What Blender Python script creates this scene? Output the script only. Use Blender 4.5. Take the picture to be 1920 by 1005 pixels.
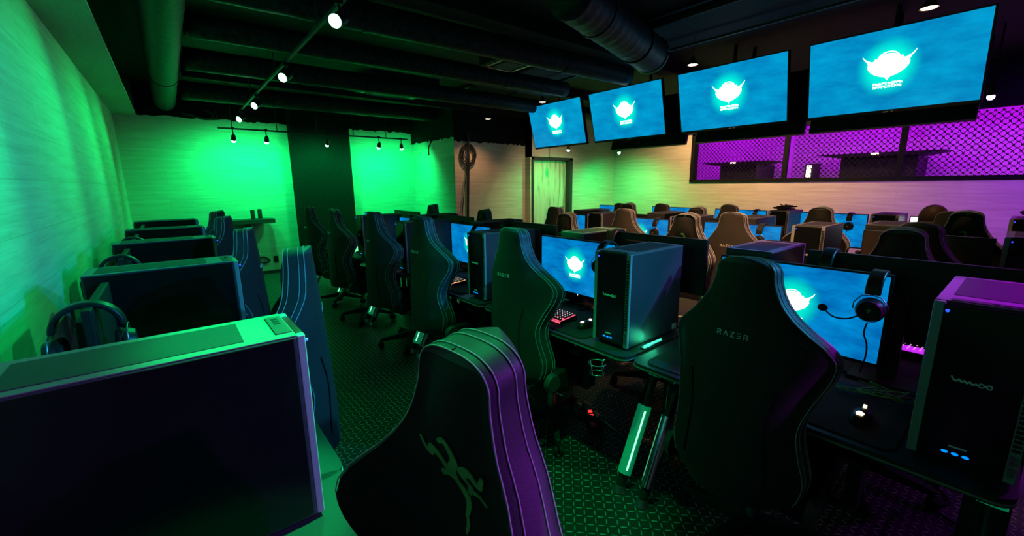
import bpy, math, random
from mathutils import Vector, Matrix
random.seed(4)
S = bpy.context.scene
for o in list(bpy.data.objects): bpy.data.objects.remove(o)
C = S.collection
PI = math.pi
# ------------------------------------------------------------------ camera, world, exposure
cam = bpy.data.cameras.new('camera'); co = bpy.data.objects.new('camera', cam); C.objects.link(co)
R_ = Vector((0.7772, -0.6291, -0.0101)); D_ = Vector((-0.1315, -0.1468, -0.9804)); F_ = Vector((0.6153, 0.7633, -0.1968))
m = Matrix.Identity(4)
for i in range(3):
    m[i][0] = R_[i]; m[i][1] = -D_[i]; m[i][2] = -F_[i]
m[2][3] = 1.5
co.matrix_world = m
cam.sensor_width = 36; cam.lens = 36*782.54/1920; cam.clip_start = .02; cam.clip_end = 60
S.camera = co
w = bpy.data.worlds.new('world'); S.world = w; w.use_nodes = True
w.node_tree.nodes['Background'].inputs[0].default_value = (.2, .6, .7, 1)
w.node_tree.nodes['Background'].inputs[1].default_value = 0.0
S.view_settings.view_transform = 'Standard'; S.view_settings.look = 'None'
S.view_settings.exposure = 0.0; S.view_settings.gamma = 1; S.view_settings.use_curve_mapping = False
S.cycles.max_bounces = 5; S.cycles.diffuse_bounces = 2; S.cycles.glossy_bounces = 3
S.cycles.sample_clamp_indirect = 3.0

GREEN = (0.0, 1.0, 0.20); MAG = (.55, 0.0, 1.0); WARM = (1.0, .50, .22); VIOLET = (.30, .04, 1.0); CYAN = (0, .5, 1)
def spot(loc, target, col, power, size=70, blend=.6, rad=.04):
    l = bpy.data.lights.new('spot_light', 'SPOT'); l.color = col; l.energy = power; l.spot_size = math.radians(size)
    l.spot_blend = blend; l.shadow_soft_size = rad
    o = bpy.data.objects.new('spot_light', l); C.objects.link(o); o.location = loc
    d = Vector(target)-Vector(loc); o.rotation_euler = d.to_track_quat('-Z', 'Y').to_euler()
    return o

# ------------------------------------------------------------------ materials
def mat(name, col=(.5,.5,.5), rough=.6, metal=0, emit=None, es=1, spec=.5):
    k = bpy.data.materials.new(name); k.use_nodes = True
    b = k.node_tree.nodes['Principled BSDF']
    b.inputs['Base Color'].default_value = (*col, 1); b.inputs['Roughness'].default_value = rough
    b.inputs['Metallic'].default_value = metal; b.inputs['Specular IOR Level'].default_value = spec
    if emit: b.inputs['Emission Color'].default_value = (*emit, 1); b.inputs['Emission Strength'].default_value = es
    return k
class N:
    def __init__(s, k): s.t = k.node_tree; s.b = s.t.nodes['Principled BSDF']
    def n(s, ty, **kw):
        x = s.t.nodes.new(ty)
        for a, v in kw.items(): setattr(x, a, v)
        return x
    def put(s, sock, v):
        if hasattr(v, 'is_output'): s.t.links.new(v, sock)
        else: sock.default_value = v
    def m(s, op, a, b=0, c=0):
        x = s.n('ShaderNodeMath', operation=op); s.put(x.inputs[0], a); s.put(x.inputs[1], b); s.put(x.inputs[2], c); return x.outputs[0]
    def noise(s, vec, scale, detail=3, rough=.5):
        x = s.n('ShaderNodeTexNoise'); s.put(x.inputs['Vector'], vec); x.inputs['Scale'].default_value = scale
        x.inputs['Detail'].default_value = detail; x.inputs['Roughness'].default_value = rough; return x.outputs['Fac']
    def ramp(s, f, stops):
        x = s.n('ShaderNodeValToRGB'); s.put(x.inputs[0], f); e = x.color_ramp.elements
        while len(e) < len(stops): e.new(.5)
        for i, (p, c) in enumerate(stops): e[i].position = p; e[i].color = (*c, 1)
        return x.outputs[0]
    def bump(s, h, strength=.3, dist=.01):
        x = s.n('ShaderNodeBump'); s.put(x.inputs['Height'], h); x.inputs['Strength'].default_value = strength
        x.inputs['Distance'].default_value = dist; s.t.links.new(x.outputs[0], s.b.inputs['Normal'])
def fabric(name, col, rough=.85, scale=900, amt=.25):
    k = mat(name, col, rough, spec=.3); q = N(k); tc = q.n('ShaderNodeTexCoord').outputs['Object']
    f = q.noise(tc, scale, 2)
    q.put(q.b.inputs['Base Color'], q.ramp(f, [(.3, tuple(c*(1-amt) for c in col)), (.7, tuple(c*(1+amt) for c in col))]))
    q.bump(f, .25, .001)
    return k
def wallmat(name, c0, c1, c2, axis):
    k = mat(name, c1, .75, spec=.25); q = N(k)
    tc = q.n('ShaderNodeTexCoord').outputs['Object']; sp = q.n('ShaderNodeSeparateXYZ'); q.put(sp.inputs[0], tc)
    h = sp.outputs[axis]; z = sp.outputs[2]
    cb = q.n('ShaderNodeCombineXYZ'); q.put(cb.inputs[0], q.m('MULTIPLY', h, .7)); q.put(cb.inputs[1], q.m('MULTIPLY', z, 11))
    f1 = q.noise(cb.outputs[0], 2.2, 6, .65)
    cb2 = q.n('ShaderNodeCombineXYZ'); q.put(cb2.inputs[0], q.m('MULTIPLY', h, 1.1)); q.put(cb2.inputs[1], q.m('MULTIPLY', z, 40)); cb2.inputs[2].default_value = 3
    f2 = q.noise(cb2.outputs[0], 3, 4, .7)
    br = q.n('ShaderNodeTexBrick'); cb3 = q.n('ShaderNodeCombineXYZ'); q.put(cb3.inputs[0], h); q.put(cb3.inputs[1], z); q.put(br.inputs['Vector'], cb3.outputs[0])
    br.inputs['Scale'].default_value = 1; br.inputs['Brick Width'].default_value = 1.3; br.inputs['Row Height'].default_value = .22
    br.inputs['Mortar Size'].default_value = .0025; br.inputs['Mortar Smooth'].default_value = .3
    br.inputs['Color1'].default_value = (.92,.92,.92,1); br.inputs['Color2'].default_value = (1,1,1,1); br.inputs['Mortar'].default_value = (.78,.76,.73,1)
    f = q.m('ADD', q.m('MULTIPLY', f1, .65), q.m('MULTIPLY', f2, .35))
    c = q.ramp(f, [(.33, c0), (.5, c1), (.68, c2)])
    mx = q.n('ShaderNodeMixRGB', blend_type='MULTIPLY'); mx.inputs[0].default_value = 1; q.put(mx.inputs[1], c); q.put(mx.inputs[2], br.outputs['Color'])
    q.put(q.b.inputs['Base Color'], mx.outputs[0]); q.bump(f, .25, .006)
    return k
WA, WB, WC = (.44,.39,.31), (.56,.51,.42), (.66,.62,.53)
M = {}
M['wall_y'] = wallmat('wood_plank_wallpaper_side', WA, WB, WC, 1)
M['wall_x'] = wallmat('wood_plank_wallpaper_end', WA, WB, WC, 0)
M['black_paint'] = fabric('black_paint', (.008,.009,.009), .8, 60, .5)
M['black_paint'].node_tree.nodes['Principled BSDF'].inputs['Specular IOR Level'].default_value = .08
M['ceiling'] = fabric('ceiling_black', (.007,.008,.008), .75, 14, .6)
M['duct'] = fabric('duct_wrap', (.02,.023,.023), .5, 25, .6)
M['soffit'] = fabric('soffit_board', (.42,.40,.34), .7, 40, .12)
M['trim'] = fabric('dark_trim', (.03,.03,.032), .5, 80, .3)
M['magenta_wall'] = fabric('plaster', (.72,.70,.70), .9, 30, .05)
M['back'] = fabric('chair_back_fabric', (.036,.033,.030), .8, 1200, .3)
M['front'] = fabric('chair_front_leather', (.009,.009,.010), .7, 500, .3)
M['band'] = fabric('chair_side_leather', (.055,.055,.06), .5, 700, .25)
M['stitch'] = mat('grey_thread', (.55,.56,.57), .6)
M['letter'] = mat('silver_print', (.85,.85,.85), .5)
M['snake'] = mat('green_embroidery', (.12,.40,.12), .7)
M['plastic'] = fabric('black_plastic', (.018,.018,.019), .38, 300, .3)
M['rubber'] = fabric('black_rubber', (.012,.012,.012), .7, 300, .3)
M['steel'] = mat('dark_steel', (.35,.36,.38), .35, 1)
M['chrome'] = mat('chrome', (.8,.82,.82), .16, 1)
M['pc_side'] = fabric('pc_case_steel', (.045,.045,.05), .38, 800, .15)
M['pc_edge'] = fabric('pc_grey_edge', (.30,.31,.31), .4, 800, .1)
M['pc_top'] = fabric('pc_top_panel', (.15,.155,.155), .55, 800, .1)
M['port_label'] = mat('pale_yellow_ports', (.8,.68,.35), .5)
M['pc_front'] = mat('gloss_black_panel', (.006,.006,.007), .18)
M['pc_vent'] = fabric('dust_mesh', (.032,.032,.034), .7, 2500, .6)
M['desk'] = fabric('desk_black_laminate', (.03,.03,.032), .5, 600, .4)
M['pad'] = fabric('cloth_mouse_mat', (.028,.028,.028), .9, 1500, .5)
M['desk_edge'] = mat('desk_edge_band', (.25,.24,.22), .4)
M['white_card'] = mat('white_card', (.75,.75,.72), .6)
M['sticker'] = mat('pale_label', (.6,.62,.6), .5)
M['led_blue'] = mat('blue_led', (.05,.1,.5), .4, emit=(.02,.07,1), es=2)
M['duct'].node_tree.nodes['Principled BSDF'].inputs['Specular IOR Level'].default_value = .15
M['led_cyan'] = mat('cyan_button_light', (.05,.2,.5), .4, emit=(.0,.25,1), es=1.2)
M['led_green'] = mat('green_led_strip', (.1,.5,.3), .4, emit=(.05,1,.45), es=2.2)
M['led_leg'] = mat('leg_light_tube', (.1,.5,.3), .4, emit=(.25,1,.45), es=2.2)
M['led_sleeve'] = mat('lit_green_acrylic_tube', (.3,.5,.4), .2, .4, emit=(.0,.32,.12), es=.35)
M['led_red'] = mat('red_led', (.5,.02,.02), .4, emit=(1,.02,.02), es=3)
M['led_white'] = mat('white_led', (.5,.5,.5), .4, emit=(1,1,1), es=3)
M['key'] = mat('keycap', (.012,.012,.013), .45)
def glow(n, c, s): M[n] = mat(n, tuple(x*.3 for x in c), .5, emit=c, es=s)
glow('key_glow_pink', (1,.10,.18), 1.4); glow('key_glow_orange', (1,.52,.25), 1.2); glow('key_glow_magenta', (.6,.02,.9), 1.0); glow('key_glow_green', (.1,1,.35), 1.2); glow('key_glow_cyan', (.05,.8,1), 1.0)
glow('legend_pink', (1,.75,.8), 1.6); glow('legend_orange', (1,.8,.6), 1.3); glow('legend_magenta', (1,.6,1), 1.6)
glow('mouse_pink', (1,.55,.45), 2.5); glow('mouse_yellow', (1,.8,.35), 3)
glow('lamp_green', (.25,1,.5), 30); glow('lamp_warm', (1,.62,.35), 18); glow('lamp_magenta', (1,.3,1), 25); glow('logo_white', (1,1,1), 1.8); glow('white_screen', (.9,.88,1), 1.3)
M['screen_off'] = mat('dark_screen', (.05,.035,.03), .25)
M['skin'] = mat('skin', (.5,.3,.22), .6)
M['hair'] = fabric('dark_brown_hair', (.06,.028,.02), .6, 120, .5)
M['jacket'] = fabric('dark_cloth', (.05,.035,.035), .8, 300, .3)
M['wood_door'] = None
def doormat():
    k = mat('pale_wood_door', (.6,.52,.38), .55); q = N(k); tc = q.n('ShaderNodeTexCoord').outputs['Object']
    mp = q.n('ShaderNodeMapping'); q.put(mp.inputs[0], tc); mp.inputs['Scale'].default_value = (7, 7, .9)
    f = q.noise(mp.outputs[0], 2, 5, .6)
    q.put(q.b.inputs['Base Color'], q.ramp(f, [(.35, (.34,.28,.19)), (.48, (.62,.55,.42)), (.7, (.70,.64,.50))])); return k
M['wood_door'] = doormat()
def floormat():
    k = mat('diamond_plate', (.04,.045,.045), .42, .3); q = N(k)
    tc = q.n('ShaderNodeTexCoord').outputs['Object']; sp = q.n('ShaderNodeSeparateXYZ'); q.put(sp.inputs[0], tc)
    s = 1/.034; X = q.m('MULTIPLY', sp.outputs[0], s); Y = q.m('MULTIPLY', sp.outputs[1], s)
    par = q.m('FRACT', q.m('MULTIPLY', q.m('ADD', q.m('FLOOR', X), q.m('FLOOR', Y)), .5)); par = q.m('GREATER_THAN', par, .25)
    fx = q.m('SUBTRACT', q.m('FRACT', X), .5); fy = q.m('SUBTRACT', q.m('FRACT', Y), .5)
    a = q.m('MULTIPLY', q.m('ADD', fx, fy), .707); b = q.m('MULTIPLY', q.m('SUBTRACT', fx, fy), .707)
    def mixf(f, u, v): return q.m('ADD', q.m('MULTIPLY', u, q.m('SUBTRACT', 1, f)), q.m('MULTIPLY', v, f))
    la = mixf(par, a, b); lb = mixf(par, b, a)
    e = q.m('SQRT', q.m('ADD', q.m('POWER', q.m('DIVIDE', q.m('ABSOLUTE', la), .46), 2), q.m('POWER', q.m('DIVIDE', q.m('ABSOLUTE', lb), .09), 2)))
    h = q.n('ShaderNodeMapRange', interpolation_type='SMOOTHSTEP'); q.put(h.inputs[0], e); h.inputs[1].default_value = 1.15; h.inputs[2].default_value = .35
    hh = h.outputs[0]
    q.put(q.b.inputs['Base Color'], q.ramp(hh, [(0, (.013,.014,.014)), (.6, (.55,.57,.56))]))
    q.put(q.b.inputs['Metallic'], q.m('MULTIPLY', hh, .8)); q.put(q.b.inputs['Roughness'], q.m('ADD', .5, q.m('MULTIPLY', hh, -.2)))
    q.bump(hh, .9, .003); return k
M['floor'] = floormat()
def screenmat(name, base, hi, gl, es, cx=.5, cy=.54, rx=.15, ry=.30):
    """picture shown by the lit display: blue cloudy wallpaper with a cyan halo drawn round the emblem"""
    k = mat(name, (.01,.01,.01), .25); q = N(k)
    uv = q.n('ShaderNodeUVMap').outputs[0]; sp = q.n('ShaderNodeSeparateXYZ'); q.put(sp.inputs[0], uv)
    mp = q.n('ShaderNodeMapping'); q.put(mp.inputs[0], uv); mp.inputs['Scale'].default_value = (2.2, 3.2, 1); mp.inputs['Rotation'].default_value = (0,0,.5)
    f = q.noise(mp.outputs[0], 1.6, 7, .62)
    c = q.ramp(f, [(.3, base), (.5, tuple((a+b)/2 for a, b in zip(base, hi))), (.72, hi)])
    u = q.m('DIVIDE', q.m('SUBTRACT', sp.outputs[0], cx), rx); v = q.m('DIVIDE', q.m('SUBTRACT', sp.outputs[1], cy), ry)
    d = q.m('SQRT', q.m('ADD', q.m('MULTIPLY', u, u), q.m('MULTIPLY', v, v)))
    g = q.n('ShaderNodeMapRange', interpolation_type='SMOOTHSTEP'); q.put(g.inputs[0], d); g.inputs[1].default_value = 1.0; g.inputs[2].default_value = .45
    mx = q.n('ShaderNodeMixRGB'); q.put(mx.inputs[0], g.outputs[0]); q.put(mx.inputs[1], c); mx.inputs[2].default_value = (*gl, 1)
    q.put(q.b.inputs['Emission Color'], mx.outputs[0]); q.b.inputs['Emission Strength'].default_value = es; return k
M['tv_screen'] = screenmat('tv_picture', (.0,.18,.47), (.0,.38,.68), (.0,.90,.72), 1.0, rx=.20, ry=.40)
M['pc_screen'] = screenmat('monitor_picture', (.0,.09,.38), (.0,.32,.74), (.0,.80,.62), 1.0, rx=.19, ry=.37)

# ------------------------------------------------------------------ mesh helpers
class G:
    def __init__(s): s.v = []; s.f = []; s.mi = []; s.uv = {}
    def add(s, vs, fs, mi=0):
        b = len(s.v); s.v += [tuple(v) for v in vs]
        for f in fs: s.f.append([b+i for i in f]); s.mi.append(mi)
        return s
    def box(s, x0, y0, z0, x1, y1, z1, mi=0, mtx=None):
        vs = [Vector((x, y, z)) for z in (z0, z1) for y in (y0, y1) for x in (x0, x1)]
        if mtx: vs = [mtx @ v for v in vs]
        return s.add(vs, [(0,2,3,1),(4,5,7,6),(0,1,5,4),(2,6,7,3),(0,4,6,2),(1,3,7,5)], mi)
    def cyl(s, a, b, r0, r1=None, n=16, mi=0, caps=True):
        a = Vector(a); b = Vector(b); r1 = r0 if r1 is None else r1
        d = (b-a).normalized(); u = d.orthogonal().normalized(); w_ = d.cross(u)
        vs = [a+(u*math.cos(2*PI*i/n)+w_*math.sin(2*PI*i/n))*r0 for i in range(n)]+[b+(u*math.cos(2*PI*i/n)+w_*math.sin(2*PI*i/n))*r1 for i in range(n)]
        fs = [(i, (i+1) % n, n+(i+1) % n, n+i) for i in range(n)]
        if caps: fs += [tuple(range(n-1, -1, -1)), tuple(range(n, 2*n))]
        return s.add(vs, fs, mi)
    def tube(s, pts, r, n=8, mi=0, flat=None, closed=False):
        """sweep; flat=(w,h) gives an elliptic section, r may be a list"""
        P = [Vector(p) for p in pts]; k = len(P); prev = None; vs = []
        for i, p in enumerate(P):
            t = (P[(i+1) % k]-P[i-1]) if closed else (P[min(i+1, k-1)]-P[max(i-1, 0)])
            t.normalize()
            if prev is None: u = t.orthogonal().normalized()
            else:
                u = prev-t*prev.dot(t); u.normalize()
            prev = u; w_ = t.cross(u); rr = r[i] if isinstance(r, (list, tuple)) else r
            for j in range(n):
                a = 2*PI*j/n; vs.append(p+(u*math.cos(a)+w_*math.sin(a))*rr)
        fs = []
        for i in range(k if closed else k-1):
            for j in range(n):
                i2 = (i+1) % k; fs.append((i*n+j, i*n+(j+1) % n, i2*n+(j+1) % n, i2*n+j))
        if not closed: fs += [tuple(range(n-1, -1, -1)), tuple((k-1)*n+j for j in range(n))]
        return s.add(vs, fs, mi)
    def ball(s, c, r, n=14, mi=0, sc=(1,1,1)):
        vs = []; fs = []; m_ = n//2
        for i in range(m_+1):
            th = PI*i/m_
            for j in range(n):
                ph = 2*PI*j/n; vs.append((c[0]+r*sc[0]*math.sin(th)*math.cos(ph), c[1]+r*sc[1]*math.sin(th)*math.sin(ph), c[2]+r*sc[2]*math.cos(th)))
        for i in range(m_):
            for j in range(n): fs.append((i*n+j, (i+1)*n+j, (i+1)*n+(j+1) % n, i*n+(j+1) % n))
        return s.add(vs, fs, mi)
    def prism(s, pts, fn0, fn1, mi=0):
        """closed outline pts (2D) mapped by fn0/fn1 to the two faces"""
        n = len(pts); vs = [fn0(*p) for p in pts]+[fn1(*p) for p in pts]
        fs = [tuple(range(n-1, -1, -1)), tuple(range(n, 2*n))]+[(i, (i+1) % n, n+(i+1) % n, n+i) for i in range(n)]
        return s.add(vs, fs, mi)
def mesh(name, g, mats, smooth=False, uv=None):
    me = bpy.data.meshes.new(name); me.from_pydata([tuple(v) for v in g.v], [], g.f)
    for k in (mats if isinstance(mats, (list, tuple)) else [mats]): me.materials.append(M[k])
    for p, i in zip(me.polygons, g.mi): p.material_index = i
    if uv:
        l = me.uv_layers.new(name='UVMap')
        for p in me.polygons:
            for li in p.loop_indices: l.data[li].uv = uv(Vector(me.vertices[me.loops[li].vertex_index].co))
    me.update()
    if smooth:
        for p in me.polygons: p.use_smooth = True
    return me
def obj(name, g, mats, parent=None, loc=(0,0,0), rz=0, smooth=False, bevel=0, uv=None, auto=None, recalc=False):
    me = g if isinstance(g, bpy.types.Mesh) else mesh(name, g, mats, smooth, uv)
    o = bpy.data.objects.new(name, me); C.objects.link(o); o.location = loc; o.rotation_euler = (0, 0, rz)
    if parent: o.parent = parent
    if bevel:
        b = o.modifiers.new('bevel', 'BEVEL'); b.width = bevel; b.segments = 2; b.limit_method = 'ANGLE'; b.angle_limit = math.radians(40)
    if auto:
        for p in me.polygons: p.use_smooth = True
        e = me.edges; me.set_sharp_from_angle(angle=math.radians(auto))
    return o
def tag(o, label, cat, group=None):
    o['label'] = label; o['category'] = cat
    if group: o['group'] = group
    return o
def thing(name, label, cat, loc=(0,0,0), rz=0, group=None):
    o = bpy.data.objects.new(name, None); C.objects.link(o); o.location = loc; o.rotation_euler = (0, 0, rz); o.empty_display_size = .05
    return tag(o, label, cat, group)
def struct(name, g, mats, **kw):
    o = obj(name, g, mats, **kw); o['kind'] = 'structure'; return o
def copy_tree(o, parent=None):
    c = o.copy(); C.objects.link(c)
    if parent: c.parent = parent
    for ch in list(o.children): copy_tree(ch, c)
    return c
def place(proto, used, loc, rz, label, group=None, keep_group=True):
    t = proto if not used else copy_tree(proto)
    t.location = loc; t.rotation_euler = (0, 0, rz); t['label'] = label
    if group: t['group'] = group
    return t
def wig(pts, r=0, n=6):
    P = [Vector(p) for p in pts]; Q = []
    for i in range(len(P)-1):
        p0 = P[max(0, i-1)]; p1 = P[i]; p2 = P[i+1]; p3 = P[min(len(P)-1, i+2)]
        for k in range(n):
            t_ = k/n; Q.append((p1*2+(p2-p0)*t_+(p0*2-p1*5+p2*4-p3)*t_*t_+(p1*3-p0-p2*3+p3)*t_**3)/2)
    return Q+[P[-1]]
def arc(c, r, a0, a1, n, fn): return [fn(c[0]+r*math.cos(a0+(a1-a0)*i/n), c[1]+r*math.sin(a0+(a1-a0)*i/n)) for i in range(n+1)]

# ------------------------------------------------------------------ room shell
H = 3.0; Y0 = -3.4; XR = 8.37
struct('floor', G().box(-.6, Y0, -.08, 8.6, 8.5, 0), 'floor')
struct('ceiling', G().box(-.6, Y0, H, 8.6, 8.5, H+.1), 'ceiling')
struct('wall_left', G().box(-.6, Y0, 0, -.475, 8.5, 2.53), 'wall_y')
struct('trim_1', G().box(-.6, Y0, 2.53, -.475, 8.27, H), 'black_paint')
struct('trim_2', G().box(-.475, Y0, 2.52, -.22, 8.27, 2.545), 'soffit')
struct('wall_back', G().box(-.475, 8.27, 0, 4.03, 8.4, H), 'wall_x')
# ragged edge of the black ceiling paint coming down the walls
def ragged(name, pts_fn, length, z0, n, amp, fn0, fn1):
    pts = []
    for i in range(n+1):
        u = length*i/n; pts.append((u, z0+random.uniform(-amp, amp)*(1 if i % 3 else .4)))
    pts += [(length, H), (0, H)]
    # split in columns to keep faces convex
    g = G()
    for i in range(n):
        g.prism([pts[i], pts[i+1], (pts[i+1][0], H), (pts[i][0], H)], fn0, fn1)
    return struct(name, g, 'black_paint')
ragged('trim_3', None, 4.25, 2.54, 90, .018, lambda u, z: (-.22+u, 8.27, z), lambda u, z: (-.22+u, 8.262, z))
struct('wall_back_return', G().box(4.03, 6.6, 0, 4.16, 8.4, H), 'wall_y')
ragged('trim_4', None, 1.67, 2.33, 40, .02, lambda u, z: (4.03, 6.6+u, z), lambda u, z: (4.022, 6.6+u, z))
struct('wall_back_middle', G().box(4.16, 6.6, 0, 5.69, 6.72, H), 'wall_x')
ragged('trim_5', None, 1.66, 2.26, 40, .02, lambda u, z: (4.03+u, 6.599, z), lambda u, z: (4.03+u, 6.59, z))
g = G().box(5.69, 6.45, 0, 5.74, 6.72, H).box(5.69, 6.45, 2.03, 6.9, 6.6, H).box(6.9, 6.45, 0, 8.6, 6.6, H)
struct('wall_back_door', g, 'wall_x')
g = G().box(5.73, 6.42, 0, 5.77, 6.6, 2.03).box(6.81, 6.42, 0, 6.9, 6.6, 2.03).box(5.73, 6.42, 1.99, 6.9, 6.6, 2.04)
dr = struct('door_1', G().box(5.77, 6.545, 0, 6.81, 6.585, 1.99), 'wood_door')
fr = obj('door_frame', g, 'trim', dr); hd = obj('door_handle', G().cyl((6.72,6.545,1.0),(6.72,6.49,1.0),.012).cyl((6.72,6.495,1.0),(6.60,6.495,1.0),.01), 'steel', dr, auto=40)
# right wall with the long chain link opening
ZB, ZT = 1.53, 2.44
g = G().box(XR, Y0, 0, XR+.13, 6.6, ZB).box(XR, 4.49, ZB, XR+.13, 6.6, ZT).box(XR, Y0, ZT, XR+.13, 6.6, H)
struct('wall_right', g, 'wall_y')
struct('trim_6', G().box(XR-.01, Y0, ZT, XR+.001, 6.45, H), 'black_paint')
struct('wall_front', G().box(-.6, Y0-.12, 0, 8.6, Y0, H), 'wall_x')
g = G().box(XR-.03, Y0, ZB-.03, XR+.14, 4.52, ZB+.025).box(XR-.03, Y0, ZT-.03, XR+.14, 4.52, ZT+.03).box(XR-.03, 4.45, ZB, XR+.14, 4.52, ZT)
PY = [2.82, 1.32, -.2, -1.7]
for y in PY: g.box(XR, y-.035, ZB, XR+.08, y+.035, ZT)
struct('window_1', g, 'black_paint', bevel=.003)
# rear room behind the mesh
struct('wall_rear_room', G().box(11.0, Y0, 0, 11.1, 6.6, H).box(8.5, 6.2, 0, 11, 6.3, H).box(8.5, Y0-.1, 0, 11, Y0, H), 'magenta_wall')
struct('ceiling_rear_room', G().box(8.5, Y0, H, 11.1, 6.3, H+.1), 'magenta_wall')
struct('floor_rear_room', G().box(8.6, Y0, -.08, 11.1, 6.3, 0), 'magenta_wall')
struct('trim_7', G().box(1.72, 8.05, 0, 2.70, 8.27, H), 'black_paint', bevel=.005)   # black painted pier
g = G().box(-.475, 8.255, 0, 1.72, 8.27, .06).box(2.7, 8.255, 0, 4.03, 8.27, .06)
struct('baseboard_back', g, 'trim')

# chain link panels
def chain(y0, y1, label):
    g = G(); cw, ch = .072, .075; nz = int((ZT-ZB)/(ch/2)); ny = int((y1-y0)/cw)
    for i in range(ny):
        for sgn in (1, -1):
            pts = []
            K = 4
            for j in range(int((ZT-ZB-.04)/(ch))*K*1+1):
                z = ZB+.02+j*ch/K; ph = (j/K)*2*PI/2
                y = y0+(i+.5)*cw+sgn*cw/2*math.cos(ph)
                pts.append((XR+.05+.003*sgn, y, z))
            g.tube(pts, .0036, 4)
        for j in range(int((ZT-ZB)/ch)):
            z = ZB+.02+j*ch
            for o_ in (0,): g.box(XR+.042, y0+i*cw-.011, z-.009, XR+.058, y0+i*cw+.011, z+.009)
            g.box(XR+.042, y0+i*cw+.5*cw*0+.0, z, XR+.043, y0+i*cw+.001, z+.001)
            z2 = z+ch/2
            g.box(XR+.042, y0+(i+.5)*cw-.011, z2-.009, XR+.058, y0+(i+.5)*cw+.011, z2+.009)
    return tag(obj('chain_link_panel', g, 'black_paint'), label, 'mesh panel', 'black chain link panels in the wall opening')
YE = [4.45]+[y for y in PY]
chain(YE[1]+.035, 4.45, 'black chain link panel over the magenta room, end panel nearest the wooden door')
chain(YE[2]+.035, YE[1]-.035, 'middle black chain link panel over the magenta room, with the pale wall piece behind')
chain(YE[3]+.035, YE[2]-.035, 'black chain link panel over the magenta room at the right edge of the photo')
# things seen through the mesh
def hood(y0, y1, z0, z1, label):
    g = G().prism([(y0, z1), (y1, z1), (y1-.28, z1-.06), (y0+.28, z1-.06)], lambda y, z: (9.7, y, z), lambda y, z: (10.6, y, z))
    g.box(9.95, y0+.3, z0, 10.6, y1-.3, z1-.05)
    t = thing('extractor_hood', label, 'hood', (0,0,0)); obj('canopy', G().prism([(y0, z1), (y1, z1), (y1-.28, z1-.06), (y0+.28, z1-.06)], lambda y, z: (9.7, y, z), lambda y, z: (10.6, y, z)), 'duct', t)
    obj('cabinet', G().box(9.95, y0+.34, z0, 10.98, y1-.34, z1-.06), 'duct', t, bevel=.01); obj('lamp', G().box(9.69, (y0+y1)/2-.05, z1-.03, 9.72, (y0+y1)/2+.05, z1-.01), 'lamp_warm', t)
hood(3.55, 5.0, 1.0, 1.93, 'dark hood unit in the magenta room, seen through the left mesh panel')
hood(1.0, 2.75, 1.0, 1.98, 'dark hood unit in the magenta room behind the mesh post, larger of two')
t = thing('wall_lantern', 'small dark wall box with bright front in the magenta room', 'wall lamp', (10.9, 3.12, 1.55))
obj('housing', G().box(-.02, -.12, 0, .09, .14, .32), 'trim', t, bevel=.01); obj('diffuser', G().box(-.03, .02, .04, -.02, .10, .28), 'lamp_warm', t)
for y in (4.8, 2.2, -.4, -2.4):
    l = bpy.data.lights.new('magenta_room_light', 'POINT'); l.color = (.55, 0, 1); l.energy = 62; l.shadow_soft_size = .15
    o = bpy.data.objects.new('magenta_room_light', l); C.objects.link(o); o.location = (9.6, y, 2.8)

# ------------------------------------------------------------------ ceiling services
def duct(name, a, b, r, label, cat='duct', rings=0, mi='duct', grp=None):
    n = 40; a = Vector(a); b = Vector(b); L = (b-a).length
    pts = [a+(b-a)*i/n for i in range(n+1)]; rr = [r*(1+.02*math.sin(i*2.3)+random.uniform(-.012, .012)) for i in range(n+1)]
    t = thing(name, label, cat, group=grp); obj('casing', G().tube(pts, rr, 18), mi, t, smooth=True)
    for k in range(rings):
        p = a+(b-a)*(k+.5)/rings; d = (b-a).normalized(); obj('collar', G().cyl(p-d*.02, p+d*.02, r*1.06, n=18), 'duct', t, auto=40)
    return t
duct('air_duct', (.12, Y0, 2.72), (.12, 8.1, 2.72), .13, 'fat wrapped duct running along the ceiling beside the left soffit', rings=3)
for k, (y, z, r, lab) in enumerate([(7.4, 2.78, .12, 'farthest'), (5.7, 2.8, .11, 'second farthest'), (4.6, 2.82, .10, 'middle'), (3.55, 2.80, .11, 'nearest')]):
    duct('ceiling_pipe', (.3, y, z), (4.6 if k != 1 else 7.8, y-.15, z), r, lab+' of the dark cross pipes under the black ceiling', 'pipe', rings=2)
duct('air_duct', (2.3, 2.2, 2.78), (4.0, 2.68, 2.78), .17, 'wide dark duct ending in an open silver rim above the screens', rings=2)
g = G().tube(arc((0,0), .172, 0, 2*PI-.001, 28, lambda a, b: (4.02+a*.27, 2.685-a*.96, 2.78+b)), .012, 6)
tag(obj('duct_rim', g, 'steel', smooth=True), 'silver rim at the open end of the wide duct above the screens', 'duct rim')
duct('ceiling_pipe', (3.75, Y0, 2.955), (3.75, 6.4, 2.955), .035, 'thin pipe running lengthways just under the black ceiling', 'pipe', rings=3)
def beam(x0, y0, x1, y1, z, lab):
    tag(obj('ceiling_beam', G().box(x0, y0, z, x1, y1, H), 'ceiling', bevel=.01), lab, 'beam')
beam(.3, 6.5, 8.3, 6.62 if False else 6.58, 2.78, 'far black beam across the ceiling before the end bay')
beam(.3, 4.95, 8.3, 5.15, 2.86, 'black beam across the ceiling over the middle of the room')
beam(.3, 3.1, 8.3, 3.3, 2.86, 'black beam across the ceiling over the near desks')
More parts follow.
